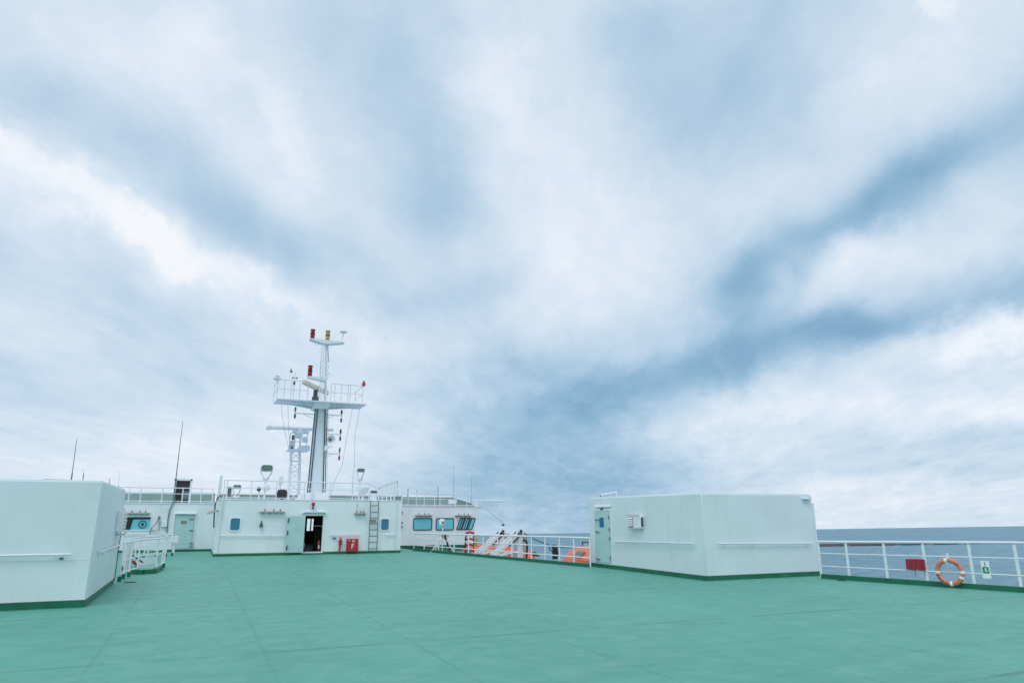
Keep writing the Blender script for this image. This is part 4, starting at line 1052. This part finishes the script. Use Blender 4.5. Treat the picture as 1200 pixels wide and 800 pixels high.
# lattice radar tower left of the mast
YT = 41.0
TW = thing('lattice_tower', 'white lattice tower with a platform standing left of the main mast', 'tower', roofbase(346, YT))
def Pt(x, y, dy=0.0): return gy(x, y, YT + dy)
z_b, z_t = ZRo, Pt(347, 528).z
xb0, xb1, xt0, xt1 = Pt(338.5, 580).x, Pt(351.5, 580).x, Pt(342.2, 530).x, Pt(352, 530).x
legs = []
for (fx, fy) in ((0, 0), (1, 0), (1, 1), (0, 1)):
    a_ = Vector((lerp(xb0, xb1, fx), YT + fy * .65, z_b)); b_ = Vector((lerp(xt0, xt1, fx), YT + fy * .5, z_t)); legs.append((a_, b_))
    MB().tube([a_, b_], .045, 8).build('leg', M_whitec, TW)
for s in range(4):
    (a0, a1), (b0_, b1_) = legs[s], legs[(s + 1) % 4]
    for i in range(5):
        f0, f1 = i / 5 + .02, (i + 1) / 5 - .02
        p_, q_ = (lerp(a0, a1, f0), lerp(b0_, b1_, f1)) if (i + s) % 2 else (lerp(b0_, b1_, f0), lerp(a0, a1, f1))
        MB().tube([p_, q_], .022, 6).build('brace', M_whitec, TW)
        MB().tube([lerp(a0, a1, f1 + .02), lerp(b0_, b1_, f1 + .02)], .022, 6).build('brace', M_whitec, TW)
pa, pb = Pt(336.6, 527).x, Pt(362, 527).x
MB().box(pa, pb, YT - .5, YT + .9, z_t, z_t + .06).build('platform', M_whitec, TW, .01)
MB().prism([(Pt(346, 527).x, YT - .48, z_t + .06), (Pt(362, 527).x, YT - .48, z_t + .06), (Pt(362, 521).x, YT - .48, z_t + .28), (Pt(352, 521).x, YT - .48, z_t + .28)], (0, .3, 0)).build('shelf', M_whitec, TW)
zr_ = Pt(347, 508.5).z
for px in (338, 344, 350.5, 358):
    MB().tube([Vector((Pt(px, 520).x, YT - .45, z_t + .05)), Vector((Pt(px + .4, 520).x, YT - .45, zr_))], .028, 6).build('rail_post', M_whitec, TW)
for f in (.5, 1.0):
    z = lerp(z_t, zr_, f); MB().tube([(Pt(338, 520).x, YT - .45, z), (Pt(360, 520).x, YT - .45, z)], .02, 6).build('rail', M_whitec, TW)
zs_ = Pt(350, 505.6).z
for px in (344.8, 351.5): MB().tube([Vector((Pt(px, 520).x, YT, z_t)), Vector((Pt(px, 520).x, YT, zs_))], .05, 8).build('strut', M_whitec, TW)
MB().box(Pt(343, 505).x, Pt(362, 505).x, YT - .2, YT + .4, zs_ - .05, zs_ + .05).build('radar_seat', M_whitec, TW, .01)
MB().box(Pt(347, 510).x, Pt(354, 510).x, YT - .3, YT + .3, Pt(350, 513).z, Pt(350, 506.5).z).build('gearbox', M_whitec, TW, .03)
MB().box(Pt(338.5, 519).x, Pt(343.5, 519).x, YT - .4, YT - .1, z_t + .061, Pt(340, 517).z).build('control_box', M_whitec, TW, .02)
# long radar scanner
r0, r1 = Pt(315.5, 500.4), Pt(390.5, 503.6)
t = thing('radar_scanner', 'long white radar scanner bar with round end cap on the lattice tower', 'radar', (Pt(352, 503).x, YT, zs_))
MB().tube([r0, lerp(r0, r1, .45), r1], .125, 14, .10).build('scanner_bar', M_whitec, t)
MB().lathe(r0, [(.10, -.18), (.165, -.12), (.165, .05), (.13, .1)], 16, (r1 - r0)).build('end_cap', M_whitec, t)
MB().lathe((Pt(352, 503).x, YT, zs_ + .04), [(.14, 0), (.1, .16)], 14).build('pedestal', M_whitec, t)
q = Pt(343.4, 512, -.5)
t = thing('tower_lamp', 'dark red lamp on the left rail of the lattice tower', 'lamp', (q.x, q.y, q.z - .15)); MB().lathe((q.x, q.y, q.z - .14), [(.04, 0), (.07, .03), (.07, .2), (.03, .27)], 10).build('lens', M_dark, t); MB().lathe((q.x, q.y, q.z - .2), [(.03, 0), (.03, .06)], 8).build('stem', M_lampr, t)
q = Pt(341.8, 524.8, -.45)
t = thing('tower_lamp', 'small green lamp on the platform of the lattice tower', 'lamp', (q.x, q.y, z_t + .06)); MB().lathe((q.x, q.y, z_t + .06), [(.07, 0), (.07, .03), (.06, .05)], 10).build('base', M_dark, t); MB().lathe((q.x, q.y, z_t + .1), [(.06, 0), (.06, .1), (.02, .15)], 10).build('lens', M_lampg, t)
q = Pt(357, 515.2, -.55)
t = thing('ship_horn', 'small white horn on the lattice tower rail left of the mast', 'horn', q)
MB().lathe(q, [(.16, -.08), (.17, -.1), (.1, 0), (.05, .2)], 16, (0, 1, 0)).build('trumpet', M_whitec, t); MB().lathe(q + Vector((0, -.04, 0)), [(.06, 0), (.06, .05)], 10, (0, 1, 0)).build('diaphragm', M_dark, t)
# stays / signal halyards
def wire(pts, label, r=.008, name='halyard', cat='halyard', group='halyards of the mast'):
    return tag(MB().tube(pts, r, 5).build(name, M_grey), label, cat, group)
wire([Pm(329.5, 474, -.8), Pm(332.5, 500, -.8), Pm(338, 524, -.4), Pt(342, 545)], 'thin wire falling from the left tip of the mast platform to the lattice tower')
wire([Pm(337.5, 474, -.8), Pm(338, 500, -.6), Pt(339.5, 520)], 'thin wire hanging straight from the platform left of the mast')
wire([Pm(413, 478, -.6), Pm(406, 515, -.6), Pm(401, 545, -.6), Pm(391, 566, -.6), Pm(388, 580, -.6)], 'slack wire from the mast platform curving in towards the mast foot')
wire([Pm(421.5, 479, -.6), Pm(416, 510, -.6), Pm(415.3, 545, -.6), Pm(412.6, 568, -.6), Pm(412.5, 580, -.6)], 'outer wire hanging from the right tip of the mast platform')

# whip antennas
def whip(px0, py0, px1, py1, Y, label, r=.03, m=None, r1=.008):
    a_, b_ = gy(px0, py0, Y), gy(px1, py1, Y)
    t = thing('whip_antenna', label, 'antenna', a_, 'whip antennas')
    MB().tube([a_, lerp(a_, b_, .5), b_], r, 6, r1).build('whip', m or M_grey, t)
    MB().tube([a_ - Vector((0, 0, .25)), a_ + Vector((0, 0, .25))], r * 1.35, 8).build('base', M_grey, t)
whip(203.5, 583, 214.2, 493.5, YW + .6, 'tallest whip antenna, rising beside the locker on the port wing', .032, M_dark, .012)
whip(83.5, 562, 90, 514.5, 30, 'leaning whip antenna behind the port deckhouse roof', .016, M_grey, .010)
whip(97, 562, 98, 549, 32, 'short thin whip antenna just right of the leaning one', .012, M_white, .008)
whip(127.5, 572, 128.3, 560, 38, 'stubby dark antenna above the right corner of the port deckhouse', .022, M_rusty, .016)
whip(138.2, 574, 140.5, 552, 43, 'pale thin whip antenna at the left end of the port wing', .016, M_white, .01)
whip(478, 584, 478.2, 572, YW + .5, 'stubby dark antenna at the left end of the starboard wing roof', .035, M_dark, .02)
whip(488.5, 590, 488.6, 573.5, YW + .9, 'thin dark antenna third from the left on the starboard wing roof', .016, M_dark, .012)
whip(513, 590, 513.4, 569.5, YW + .9, 'dark antenna in the middle of the starboard wing roof', .022, M_dark, .014)
whip(531.5, 584, 531.6, 545, YW + 2, 'long thin whip antenna above the white box on the starboard wing', .01, M_grey, .007)
whip(552, 588, 552.5, 556, YW + 2, 'long thin whip antenna at the right end of the starboard wing roof', .014, M_grey, .008)
x0, x1, z0, z1 = pxbox(527.2, 535.2, 585, 590, YW + .6)
t = thing('antenna_tuner', 'white box on legs on the starboard wing roof by the long whip', 'box', ((x0 + x1) / 2, YW + .6, ZWR + .05))
MB().box(x0, x1, YW + .6, YW + .9, z0, z1).build('housing', M_whitec, t, .01)
for x in (x0 + .05, x1 - .05): MB().tube([(x, YW + .75, ZWR + .05), (x, YW + .75, z0)], .02, 6).build('leg', M_white, t)
# boom frame at the wing end
t = thing('boom_frame', 'white triangular pipe boom sticking out from the end of the starboard wing', 'boom', gy(560, 590, YW + .6))
YBm = YW + .6
MB().tube([gy(556, 586.6, YBm), gy(590.3, 587, YBm)], .05, 8).build('boom', M_whitec, t)
MB().tube([gy(590.0, 587, YBm), gy(589.6, 612.5, YBm)], .05, 8).build('drop_pipe', M_whitec, t)
MB().tube([gy(560, 588, YBm), gy(588.5, 611, YBm)], .035, 8).build('brace', M_whitec, t)
MB().lathe(gy(589.6, 614.5, YBm), [(.06, -.08), (.1, 0), (.06, .08)], 10).build('sheave', M_grey, t)
MB().tube([gy(558, 586.6, YBm), gy(558, 593.5, YBm)], .04, 8).build('mount', M_whitec, t)
# cables down the port front corner
pts = [gy(258.5, 580, YF - .05), gy(254.5, 584, YF - .08), gy(252.3, 590, YF - .08), gy(251.3, 600, YF - .06), gy(250.6, 612, YF - .06), gy(250.6, 618, YF - .06)]
tag(MB().tube(pts, .035, 6).build('cable_bundle', M_dark), 'dark cable bundle running down the left corner of the wheelhouse', 'cable')
q = gy(248, 599.5, YF - .1); t = thing('corner_floodlight', 'small white floodlight on a bracket at the left corner of the wheelhouse', 'lamp', (q.x, YF - .1, q.z))
MB().obox(q, (.16, .05, .05), (-.03, .09, 0), (0, 0, .06)).build('lamp_head', M_rusty, t, .01); MB().tube([q, q + Vector((.3, .05, .05))], .025, 6).build('bracket', M_grey, t)
pts = [gy(205.5, 583, YW - .06), gy(203, 589, YW - .06), gy(199, 597, YW - .06), gy(196.5, 610, YW - .06), gy(195.5, 624, YW - .06)]
tag(MB().tube(pts, .03, 6).build('cable_bundle', M_grey), 'grey cable curving down the port wing wall left of its door', 'cable')

# ------------------------------------------------------------------ port stair opening by the deckhouse
def G(x, y): return gz(x, y)
def up_to(p, y): return above(p, y)
def picket(points, ytops, label, levels, rt=.026, foot=.05):
    b_ = [G(x, y) for x, y in points]
    return railing('stair_railing', label, b_, [above(p, yt) for p, yt in zip(b_, ytops)], 1, .024, .016, rt, group='railings round the port stair opening', levels=levels, foot=foot, m=M_whitec)
picket([(139.5, 681), (144, 678), (150.5, 675.5), (160, 672), (182, 670), (188.5, 667.5), (191.5, 664.5)], [636, 635, 633.5, 632, 630.8, 629.3, 627.6],
       'white curved railing nearest the camera round the port stair opening', [.18, .52])
picket([(143, 668), (157, 660.5), (172, 658), (184, 655.5)], [633, 629.5, 628.5, 628], 'inner white railing across the port stair opening', [.3, .62], .028, .04)
picket([(168, 655), (182, 653.5), (194, 652), (201.5, 650.8)], [627.6, 627, 626.6, 626.2], 'far white railing of the port stair opening by the wing door', [.34, .66], .028, .045)
# coaming and white stair sides
c_ = [G(154, 672.5), G(168, 672.6), G(181, 671.5), G(187, 668.5), G(188, 665)]
cm = MB()
for a_, b_ in zip(c_[:-1], c_[1:]):
    d = (b_ - a_).normalized(); nn = Vector((-d.y, d.x, 0)) * .05; u2 = Vector((0, 0, .14)); cm.hexa([a_ - nn, a_ + nn, b_ + nn, b_ - nn, a_ - nn + u2, a_ + nn + u2, b_ + nn + u2, b_ - nn + u2])
t = cm.build('stair_coaming', M_band); tag(t, 'curved dark green coaming of the port stair opening', 'coaming')
t = thing('stair_flight', 'white stair sides and handrails leading down the port stair opening', 'stair', G(165, 664))
a_, b_ = G(158, 664), G(184, 661)
MB().hexa([a_ + Vector((0, 0, .02)), b_ + Vector((0, 0, .02)), b_ + Vector((0, .05, .02)), a_ + Vector((0, .05, .02)), a_ + Vector((0, 0, .30)), b_ + Vector((0, 0, .30)), b_ + Vector((0, .05, .30)), a_ + Vector((0, .05, .30))]).build('side_plate', M_whitec, t)
a_, b_ = G(146, 671), G(153.5, 668)
MB().hexa([a_, b_, b_ + Vector((0, .05, 0)), a_ + Vector((0, .05, 0)), Vector((a_.x, a_.y, above(a_, 636))), Vector((b_.x, b_.y, above(b_, 634))), Vector((b_.x, b_.y + .05, above(b_, 634))), Vector((a_.x, a_.y + .05, above(a_, 636)))]).build('side_plate', M_whitec, t)
MB().tube([gz(155.5, 650.5, .5), gz(167, 658.5, .25)], .025, 6).build('dark_handrail', M_dark, t)
MB().tube([gz(155.5, 657, .3), gz(160, 661, .2), gz(160, 664, .1)], .04, 6).build('red_hose', M_red, t)
# life-saving locker box behind
for (px, py, wd, ht, lab) in ((203, 648.5, .16, .62, 'small white post box on a stand at the end of the far stair railing'),):
    p = G(px, py); t = thing('post_box', lab, 'box', p)
    z = above(p, 627.5); MB().box(p.x - wd, p.x + wd, p.y - .1, p.y + .12, z - .35, z).build('housing', M_whitec, t, .02); MB().tube([p, Vector((p.x, p.y, z - .34))], .05, 8).build('stand', M_whitec, t)
MB_ = MB().lathe(G(152.5, 682), [(.16, .004), (.16, .012), (.12, .016)], 18); tag(MB_.build('deck_drain', M_drain), 'round dark drain on the green deck by the port deckhouse', 'drain', 'deck drains')
tag(MB().lathe(G(987, 679.6) + Vector((-.1, -.05, 0)), [(.12, .004), (.12, .012), (.09, .016)], 18).build('deck_drain', M_drain), 'round dark drain on the green deck at the foot of the starboard railing', 'drain', 'deck drains')

# ------------------------------------------------------------------ lifeboats and davits, starboard
def lifeboat(xc, y0, y1, ztop, label, wid=1.35):
    t = thing('lifeboat', label, 'lifeboat', (xc, (y0 + y1) / 2, ztop - 3), 'orange lifeboats')
    n, secs = 14, []
    body = MB()
    rings = []
    for i in range(n + 1):
        f = i / n; y = lerp(y0, y1, f)
        e = min(f, 1 - f); w_ = wid * min(1, (e * 4.2 + .02) ** .55); dz = -(1 - min(1, e * 4.5)) ** 2 * 1.25; kl = (1 - min(1, e * 3)) ** 2 * .9
        zt = ztop + dz
        prof = [(0, zt), (w_ * .55, zt - .08), (w_ * .86, zt - .45), (w_ * .97, min(zt - .6, ztop - 1.25)), (w_ * 1.03, ztop - 1.4), (w_, ztop - 1.75), (w_ * .72, ztop - 2.3 + kl), (w_ * .25, ztop - 2.7 + kl)]
        pts = [(xc + x, y, z) for x, z in prof] + [(xc - x, y, z) for x, z in prof[:0:-1]]
        rings.append([body.b.verts.new(p) for p in pts])
    m = len(rings[0])
    for i in range(n):
        for k in range(m): body.b.faces.new((rings[i][k], rings[i][(k + 1) % m], rings[i + 1][(k + 1) % m], rings[i + 1][k]))
    body.b.faces.new(rings[0][::-1]); body.b.faces.new(rings[-1])
    body.build('body', M_orange, t)
    for s in (-1, 1):
        for k in range(3):
            y = y1 - 3.0 - 1.9 * k
            MB().obox((xc + s * wid * .745, y, ztop - .28), (s * .02, 0, .022), (0, .28, 0), (-s * .11, 0, .10)).build('window', M_grey, t)
        MB().tube([(xc + s * .3, lerp(y0, y1, .22), ztop + .02), (xc + s * .3, lerp(y0, y1, .22), ztop + .16), (xc + s * .3, lerp(y0, y1, .78), ztop + .16), (xc + s * .3, lerp(y0, y1, .78), ztop + .02)], .03, 6).build('grab_rail', M_dark, t)
    return t
XB = 15.0
zt3 = gx(684, 640.3, XB - .6).z
yb3 = gx(656, 660, XB - .3).y
lifeboat(XB, 18.5, yb3, zt3, 'orange enclosed lifeboat beside the starboard deckhouse with a grey window')
XB2 = 14.4
zt2 = gy(572, 638.2, 36.0).z
lifeboat(XB2, gx(622, 653, XB2).y, gx(548, 648, XB2).y, zt2, 'orange lifeboat farther forward behind the white davit frames')
tag(MB().box(12.9, 18.2, 22.5, 45, -3.0, -2.9).build('boat_deck', M_deck), 'lower boat deck under the lifeboats', 'deck', kind='structure')
def davit(Y, p0, p1, label, foot_y):
    a_, b_ = gy(*p0, Y), gy(*p1, Y)
    t = thing('davit', label, 'davit', a_, 'lifeboat davits')
    dv_ = (b_ - a_); nn = Vector((-dv_.z, 0, dv_.x)).normalized()
    if nn.z < 0: nn.negate()
    for dy in (0.0, .42):
        o = Vector((0, dy, 0)); a2 = a_ - dv_ * .6
        MB().hexa([a2 + o - nn * .10, a2 + o + Vector((0, .10, 0)) - nn * .10, b_ + o + Vector((0, .10, 0)) - nn * .10, b_ + o - nn * .10,
                   a2 + o + nn * .05, a2 + o + Vector((0, .10, 0)) + nn * .05, b_ + o + Vector((0, .10, 0)) + nn * .05, b_ + o + nn * .05]).build('track', M_whitec, t)
        foot = Vector((b_.x + .05, b_.y, -2.9))
        MB().hexa([foot + o + Vector((-.16, 0, 0)), foot + o + Vector((.14, 0, 0)), foot + o + Vector((.14, .1, 0)), foot + o + Vector((-.16, .1, 0)),
                   b_ + o + Vector((-.12, 0, -.05)), b_ + o + Vector((.12, 0, -.05)), b_ + o + Vector((.12, .1, -.05)), b_ + o + Vector((-.12, .1, -.05))]).build('frame', M_whitec, t)
        MB().tube([lerp(a_, b_, .15) + o + Vector((0, .05, -.2)), Vector((b_.x + .1, Y + dy + .05, lerp(a_.z, b_.z, .2)))], .04, 6).build('brace', M_whitec, t)
    for dy in (.03, .45):
        w0, w1_, w2_ = lerp(a_, b_, .55) - nn * .12, b_ - nn * .12, Vector((b_.x - .05, b_.y, lerp(a_.z, b_.z, .45)))
        MB().prism([w0 + Vector((0, dy, 0)), w1_ + Vector((0, dy, 0)), w2_ + Vector((0, dy, 0))], (0, .03, 0)).build('web_plate', M_whitec, t)
    MB().tube([lerp(a_, b_, .5) - nn * .16 + Vector((0, -.03, 0)), b_ - nn * .14 + Vector((0, -.03, 0))], .03, 6).build('cable', M_black, t)
    MB().lathe(b_ + Vector((.05, -.05, .0)), [(.05, 0), (.075, .03), (.075, .14), (.05, .17)], 14, (0, 1, 0)).build('sheave', M_dark, t)
    MB().lathe(b_ + Vector((.26, -.05, -.22)), [(.08, 0), (.14, .03), (.09, .08), (.09, .32), (.14, .36), (.08, .4)], 14, (0, 1, 0)).build('winch_drum', M_rusty, t)
    MB().box(b_.x + .1, b_.x + .42, Y + .1, Y + .5, b_.z - .95, b_.z - .45).build('winch_box', M_cream, t, .03)
    return t, b_
davit(32.6, (561.5, 648.5), (588.5, 622.2), 'white slanted davit frame left of the nearer one', 0)
t, bD = davit(30.4, (580, 651), (609.5, 622), 'white slanted davit frame with winch nearest the starboard deckhouse', 0)
q0, q1 = gy(615.2, 632.5, 30.3), gy(617, 654.5, 30.3)
MB().tube([q0 + Vector((-.1, 0, .0)), q0 + Vector((.06, 0, -.02)), lerp(q0, q1, .25) + Vector((.1, 0, 0)), q1 + Vector((.0, 0, 0)), q1 + Vector((-.1, 0, -.6))], .05, 8).build('hydraulic_hose', M_black, t)
YRp = 29.0
tag(MB().tube([gy(614, 624, 30.0), gy(625, 631, 29.6), gy(641, 637.5, YRp), gy(650, 639.6, YRp - .5)], .022, 6).build('rope', M_rope), 'dark rope sagging from the davit head to the chain bundle behind the railing', 'rope')
tag(MB().tube([gy(650, 640.8, YRp - .5), gy(660, 641.2, 28.2), gy(676, 641.3, 27.5)], .02, 6).build('rope', M_rope), 'dark rope stretched from the chain bundle to the lifeboat roof', 'rope')
t = thing('chain_bundle', 'dark hanging bundle of chain and tackle behind the starboard railing', 'tackle', gy(650, 655, YRp - .5))
for k in range(5):
    a_ = gy(648.3 + k * .9, 640.5, YRp - .5 + k * .03); b_ = gy(648.0 + k * 1.1, 654.8 - (k % 2) * 2, YRp - .5 + k * .03)
    MB().tube([a_, lerp(a_, b_, .5) + Vector((.05 * (-1) ** k, 0, 0)), b_], .045, 6).build('strand', M_black, t)
MB().lathe(gy(649.5, 640.2, YRp - .5), [(.09, -.1), (.13, 0), (.09, .1)], 10).build('block', M_dark, t)
MB().tube([gy(642, 637.5, YRp), gy(645, 644, YRp), gy(648, 646, YRp - .4)], .025, 6).build('strand', M_rope, t)
# red reels and small gear along the forward railing
q = gz(545, 650.2); t = thing('hose_reel', 'red and black hose reel by the starboard railing in front of the slanted window', 'hose reel', q + Vector((.4, .6, 0)))
px_, py_ = q.x + .45, q.y + .6
MB().tube([(px_ - .22, py_, 0), (px_ - .22, py_, .75), (px_ - .15, py_, .95)], .04, 8).build('stand', M_black, t)
for z in (.18, .42, .68, .98): MB().tube([(px_ - .22, py_, z), (px_, py_ - .02, z + .05), (px_ + .2, py_, z)], .05, 8).build('hose_loop', M_red, t)
MB().tube([(px_ + .2, py_, .1), (px_ + .2, py_, 1.02)], .035, 8).build('stand', M_red, t)
MB().box(px_ + .32, px_ + .42, py_, py_ + .1, .35, .8).build('grab_handle', M_yellow, t, .03)
# camera on a stanchion in front of wing window
q = gz(520, 648); q = Vector((q.x, q.y + .25, 0)); zc2 = above(q, 611.6)
t = thing('camera_post', 'white dome camera on a post in front of the middle starboard wing window', 'camera', q)
MB().tube([q, Vector((q.x, q.y, zc2 - .25)), Vector((q.x - .05, q.y, zc2 - .15))], .03, 8).build('post', M_whitec, t)
MB().lathe((q.x - .05, q.y, zc2 - .18), [(.08, 0), (.14, .05), (.14, .28), (.08, .34)], 16).build('housing', M_whitec, t)
MB().box(q.x - .1, q.x + .02, q.y - .15, q.y - .13, zc2 - .08, zc2 + .04).build('lens', M_brass, t)
MB().box(q.x - .05, q.x + .3, q.y - .1, q.y + .1, zc2 - .72, zc2 - .58).build('base_box', M_rusty, t, .01)
# raised steps / A-frame rigs inside the forward railing
for (xa, ya, xb2, yb2, lab) in ((505, 647.5, 520, 626, 'white sloped step frame against the railing left of the camera post'), (528, 648.5, 521, 626, 'black strut frame under the camera post at the starboard railing')):
    a_ = gz(xa, ya); Yq = a_.y + .5
    t = thing('strut_frame', lab, 'frame', a_)
    p_, r_ = gy(xa, ya, Yq), gy(xb2, yb2, Yq)
    m_ = M_whitec if xa < 520 else M_black
    MB().tube([p_, r_], .045, 6).build('strut', m_, t)
    MB().tube([p_ + Vector((.35, .4, 0)), r_ + Vector((0, .4, 0))], .035, 6).build('strut', M_whitec, t)
    for f in (.3, .6): MB().tube([lerp(p_, r_, f), lerp(p_ + Vector((.35, .4, 0)), r_ + Vector((0, .4, 0)), f)], .025, 6).build('step', M_grey, t)

# ------------------------------------------------------------------ things on the starboard rail
d_r = (bs[4] - bs[3]).normalized(); n_r = Vector((-d_r.y, d_r.x, 0)); n_r = n_r if n_r.x < 0 else -n_r     # towards the deck
def rail_at(px):     # foot of the rail seen at this column
    return epx(px)
# red canvas cover
pa, pb = rail_at(1066) + n_r * .06, rail_at(1088) + n_r * .06
z1a, z0a, z1b, z0b = above(pa, 654.6), above(pa, 667), above(pb, 655), above(pb, 667.8)
t = thing('canvas_cover', 'dark red canvas cover hung over the middle rail left of the lifebuoy', 'cover', pa)
cv = MB(); N_ = 10
fr_t, fr_b, bk_t, bk_b = [], [], [], []
for i in range(N_ + 1):
    f = i / N_; p = lerp(pa, pb, f); w2 = .012 * math.sin(i * 2.1)
    fr_t.append(Vector((p.x, p.y, lerp(z1a, z1b, f))) + n_r * w2); fr_b.append(Vector((p.x, p.y, lerp(z0a, z0b, f) + .01 * math.sin(i * 1.3))) + n_r * (.02 + w2 * 2))
pts = fr_t + fr_b[::-1]
for i in range(N_):
    o = n_r * -.10
    cv.hexa([fr_b[i], fr_b[i + 1], fr_b[i + 1] + o, fr_b[i] + o, fr_t[i], fr_t[i + 1], fr_t[i + 1] + o, fr_t[i] + o])
bmesh.ops.remove_doubles(cv.b, verts=cv.b.verts[:], dist=.0005)
cv.build('cover', M_cover, t)
for f in (.45, .95):
    p = lerp(pa, pb, f); MB().tube([Vector((p.x, p.y, lerp(z0a, z0b, f))), Vector((p.x, p.y, lerp(z0a, z0b, f) - .17))], .009, 5).build('strap', M_grey, t)
# lifebuoy
pc = rail_at(1118) + n_r * .13
zc3 = above(pc, 670)
cR = Vector((pc.x, pc.y, zc3)); Rm = .285; r_t = .056
t = thing('lifebuoy', 'orange lifebuoy with white bands hanging on the starboard railing', 'lifebuoy', (cR.x, cR.y, cR.z - .4))
def torus(a0, a1, rad, seg, cs=14, flat=.8):
    m = MB(); rings = []
    for i in range(seg + 1):
        a = lerp(a0, a1, i / seg); d = d_r * math.cos(a) + Vector((0, 0, 1)) * math.sin(a)
        rings.append([m.b.verts.new(cR + d * (Rm + rad * math.cos(2 * math.pi * k / cs)) + n_r * (rad * flat * math.sin(2 * math.pi * k / cs))) for k in range(cs)])
    full = abs(abs(a1 - a0) - 2 * math.pi) < 1e-4
    for i in range(seg):
        A_, B_ = rings[i], rings[(i + 1) % seg if full else i + 1]
        for k in range(cs): m.b.faces.new((A_[k], A_[(k + 1) % cs], B_[(k + 1) % cs], B_[k]))
    if full: bmesh.ops.delete(m.b, geom=rings[seg], context='VERTS')
    else: m.b.faces.new(rings[0][::-1]); m.b.faces.new(rings[-1])
    return m
# d_r points aft (to the right in the photo)
torus(0, 2 * math.pi, r_t, 56).build('ring', M_ring, t)
for deg in (100, 182, 272, 3, -24):
    torus(R(deg - 6), R(deg + 6), r_t + .006, 4).build('band', M_tape, t)
gl = MB()
def glyph(deg, kind):
    a = R(deg); d = d_r * math.cos(a) + Vector((0, 0, 1)) * math.sin(a); tn = -d_r * math.sin(a) + Vector((0, 0, 1)) * math.cos(a)
    c = cR + d * Rm + n_r * (r_t * .8 + .0035)
    for (u0, u1, v0, v1) in [[q_ * .85 for q_ in kk] for kk in kind]: gl.obox(c + d * ((u0 + u1) / 2) + tn * ((v0 + v1) / 2), d * ((u1 - u0) / 2), tn * ((v1 - v0) / 2), n_r * .003)
K = [((-.028, .028, -.018, -.008), (.016, .028, -.008, .014), (-.006, .004, -.008, .012)), ((-.028, .028, -.016, -.006), (-.028, .028, .006, .016)), ((-.028, .028, -.004, .006), (.018, .028, -.018, .018)),
     ((-.028, .028, -.016, -.006), (-.028, -.018, -.006, .016), (.018, .028, -.006, .016)), ((-.028, .028, -.005, .005),)]
for i, dg in enumerate((199, 210, 221, 232, 243, 254)): glyph(dg, K[i % 5])
for i, dg in enumerate((40, 50, 60)): glyph(dg, K[(i + 2) % 5])
gl.build('lettering', M_black, t)
bk_ = MB(); z_ = above(pc, 648)
bk_.box(pc.x - .03, pc.x + .03, pc.y - .012, pc.y + .012, zc3 + .2, z_); bk_.build('hanger', M_tape, t)
MB().tube([cR + Vector((0, 0, .10)) - d_r * .05, cR + Vector((0, 0, .18)) + d_r * .1, cR + Vector((0, 0, .3)) + d_r * .02], .005, 5).build('cord', M_white, t)
# sign plate
pa, pb = rail_at(1155) + n_r * .04, rail_at(1165) + n_r * .04
za, zb2 = above(pa, 677), above(pa, 656.5)
t = thing('muster_sign', 'white sign plate with a black mark and green square on the starboard railing', 'sign', pa)
MB().hexa([Vector((pa.x, pa.y, za)), Vector((pb.x, pb.y, za)), Vector((pb.x, pb.y, za)) + n_r * .012, Vector((pa.x, pa.y, za)) + n_r * .012,
           Vector((pa.x, pa.y, zb2)), Vector((pb.x, pb.y, zb2)), Vector((pb.x, pb.y, zb2)) + n_r * .012, Vector((pa.x, pa.y, zb2)) + n_r * .012]).build('plate', M_tape, t)
pm = (pa + pb) / 2 + n_r * .014; wS = (pb - pa).length
text('1', .15, M_black, 'number', t, Vector((pm.x, pm.y, lerp(za, zb2, .80))), d_r, (0, 0, 1))
zg = lerp(za, zb2, .47)
MB().obox(Vector((pm.x, pm.y, zg)), d_r * wS * .38, n_r * .003, (0, 0, .078)).build('green_panel', M_green, t)
sy = MB(); c = Vector((pm.x, pm.y, zg)) + n_r * .004
sy.lathe(c + Vector((0, 0, .032)), [(.018, 0), (.018, .003)], 12, n_r)
sy.obox(c + Vector((0, 0, -.005)), d_r * .018, n_r * .002, (0, 0, .018)); sy.obox(c + Vector((0, 0, -.03)) + d_r * .01, d_r * .007, n_r * .002, (0, 0, .018)); sy.obox(c + Vector((0, 0, -.012)) + d_r * .04, d_r * .016, n_r * .002, (0, 0, .006))
sy.build('pictogram', M_tape, t)
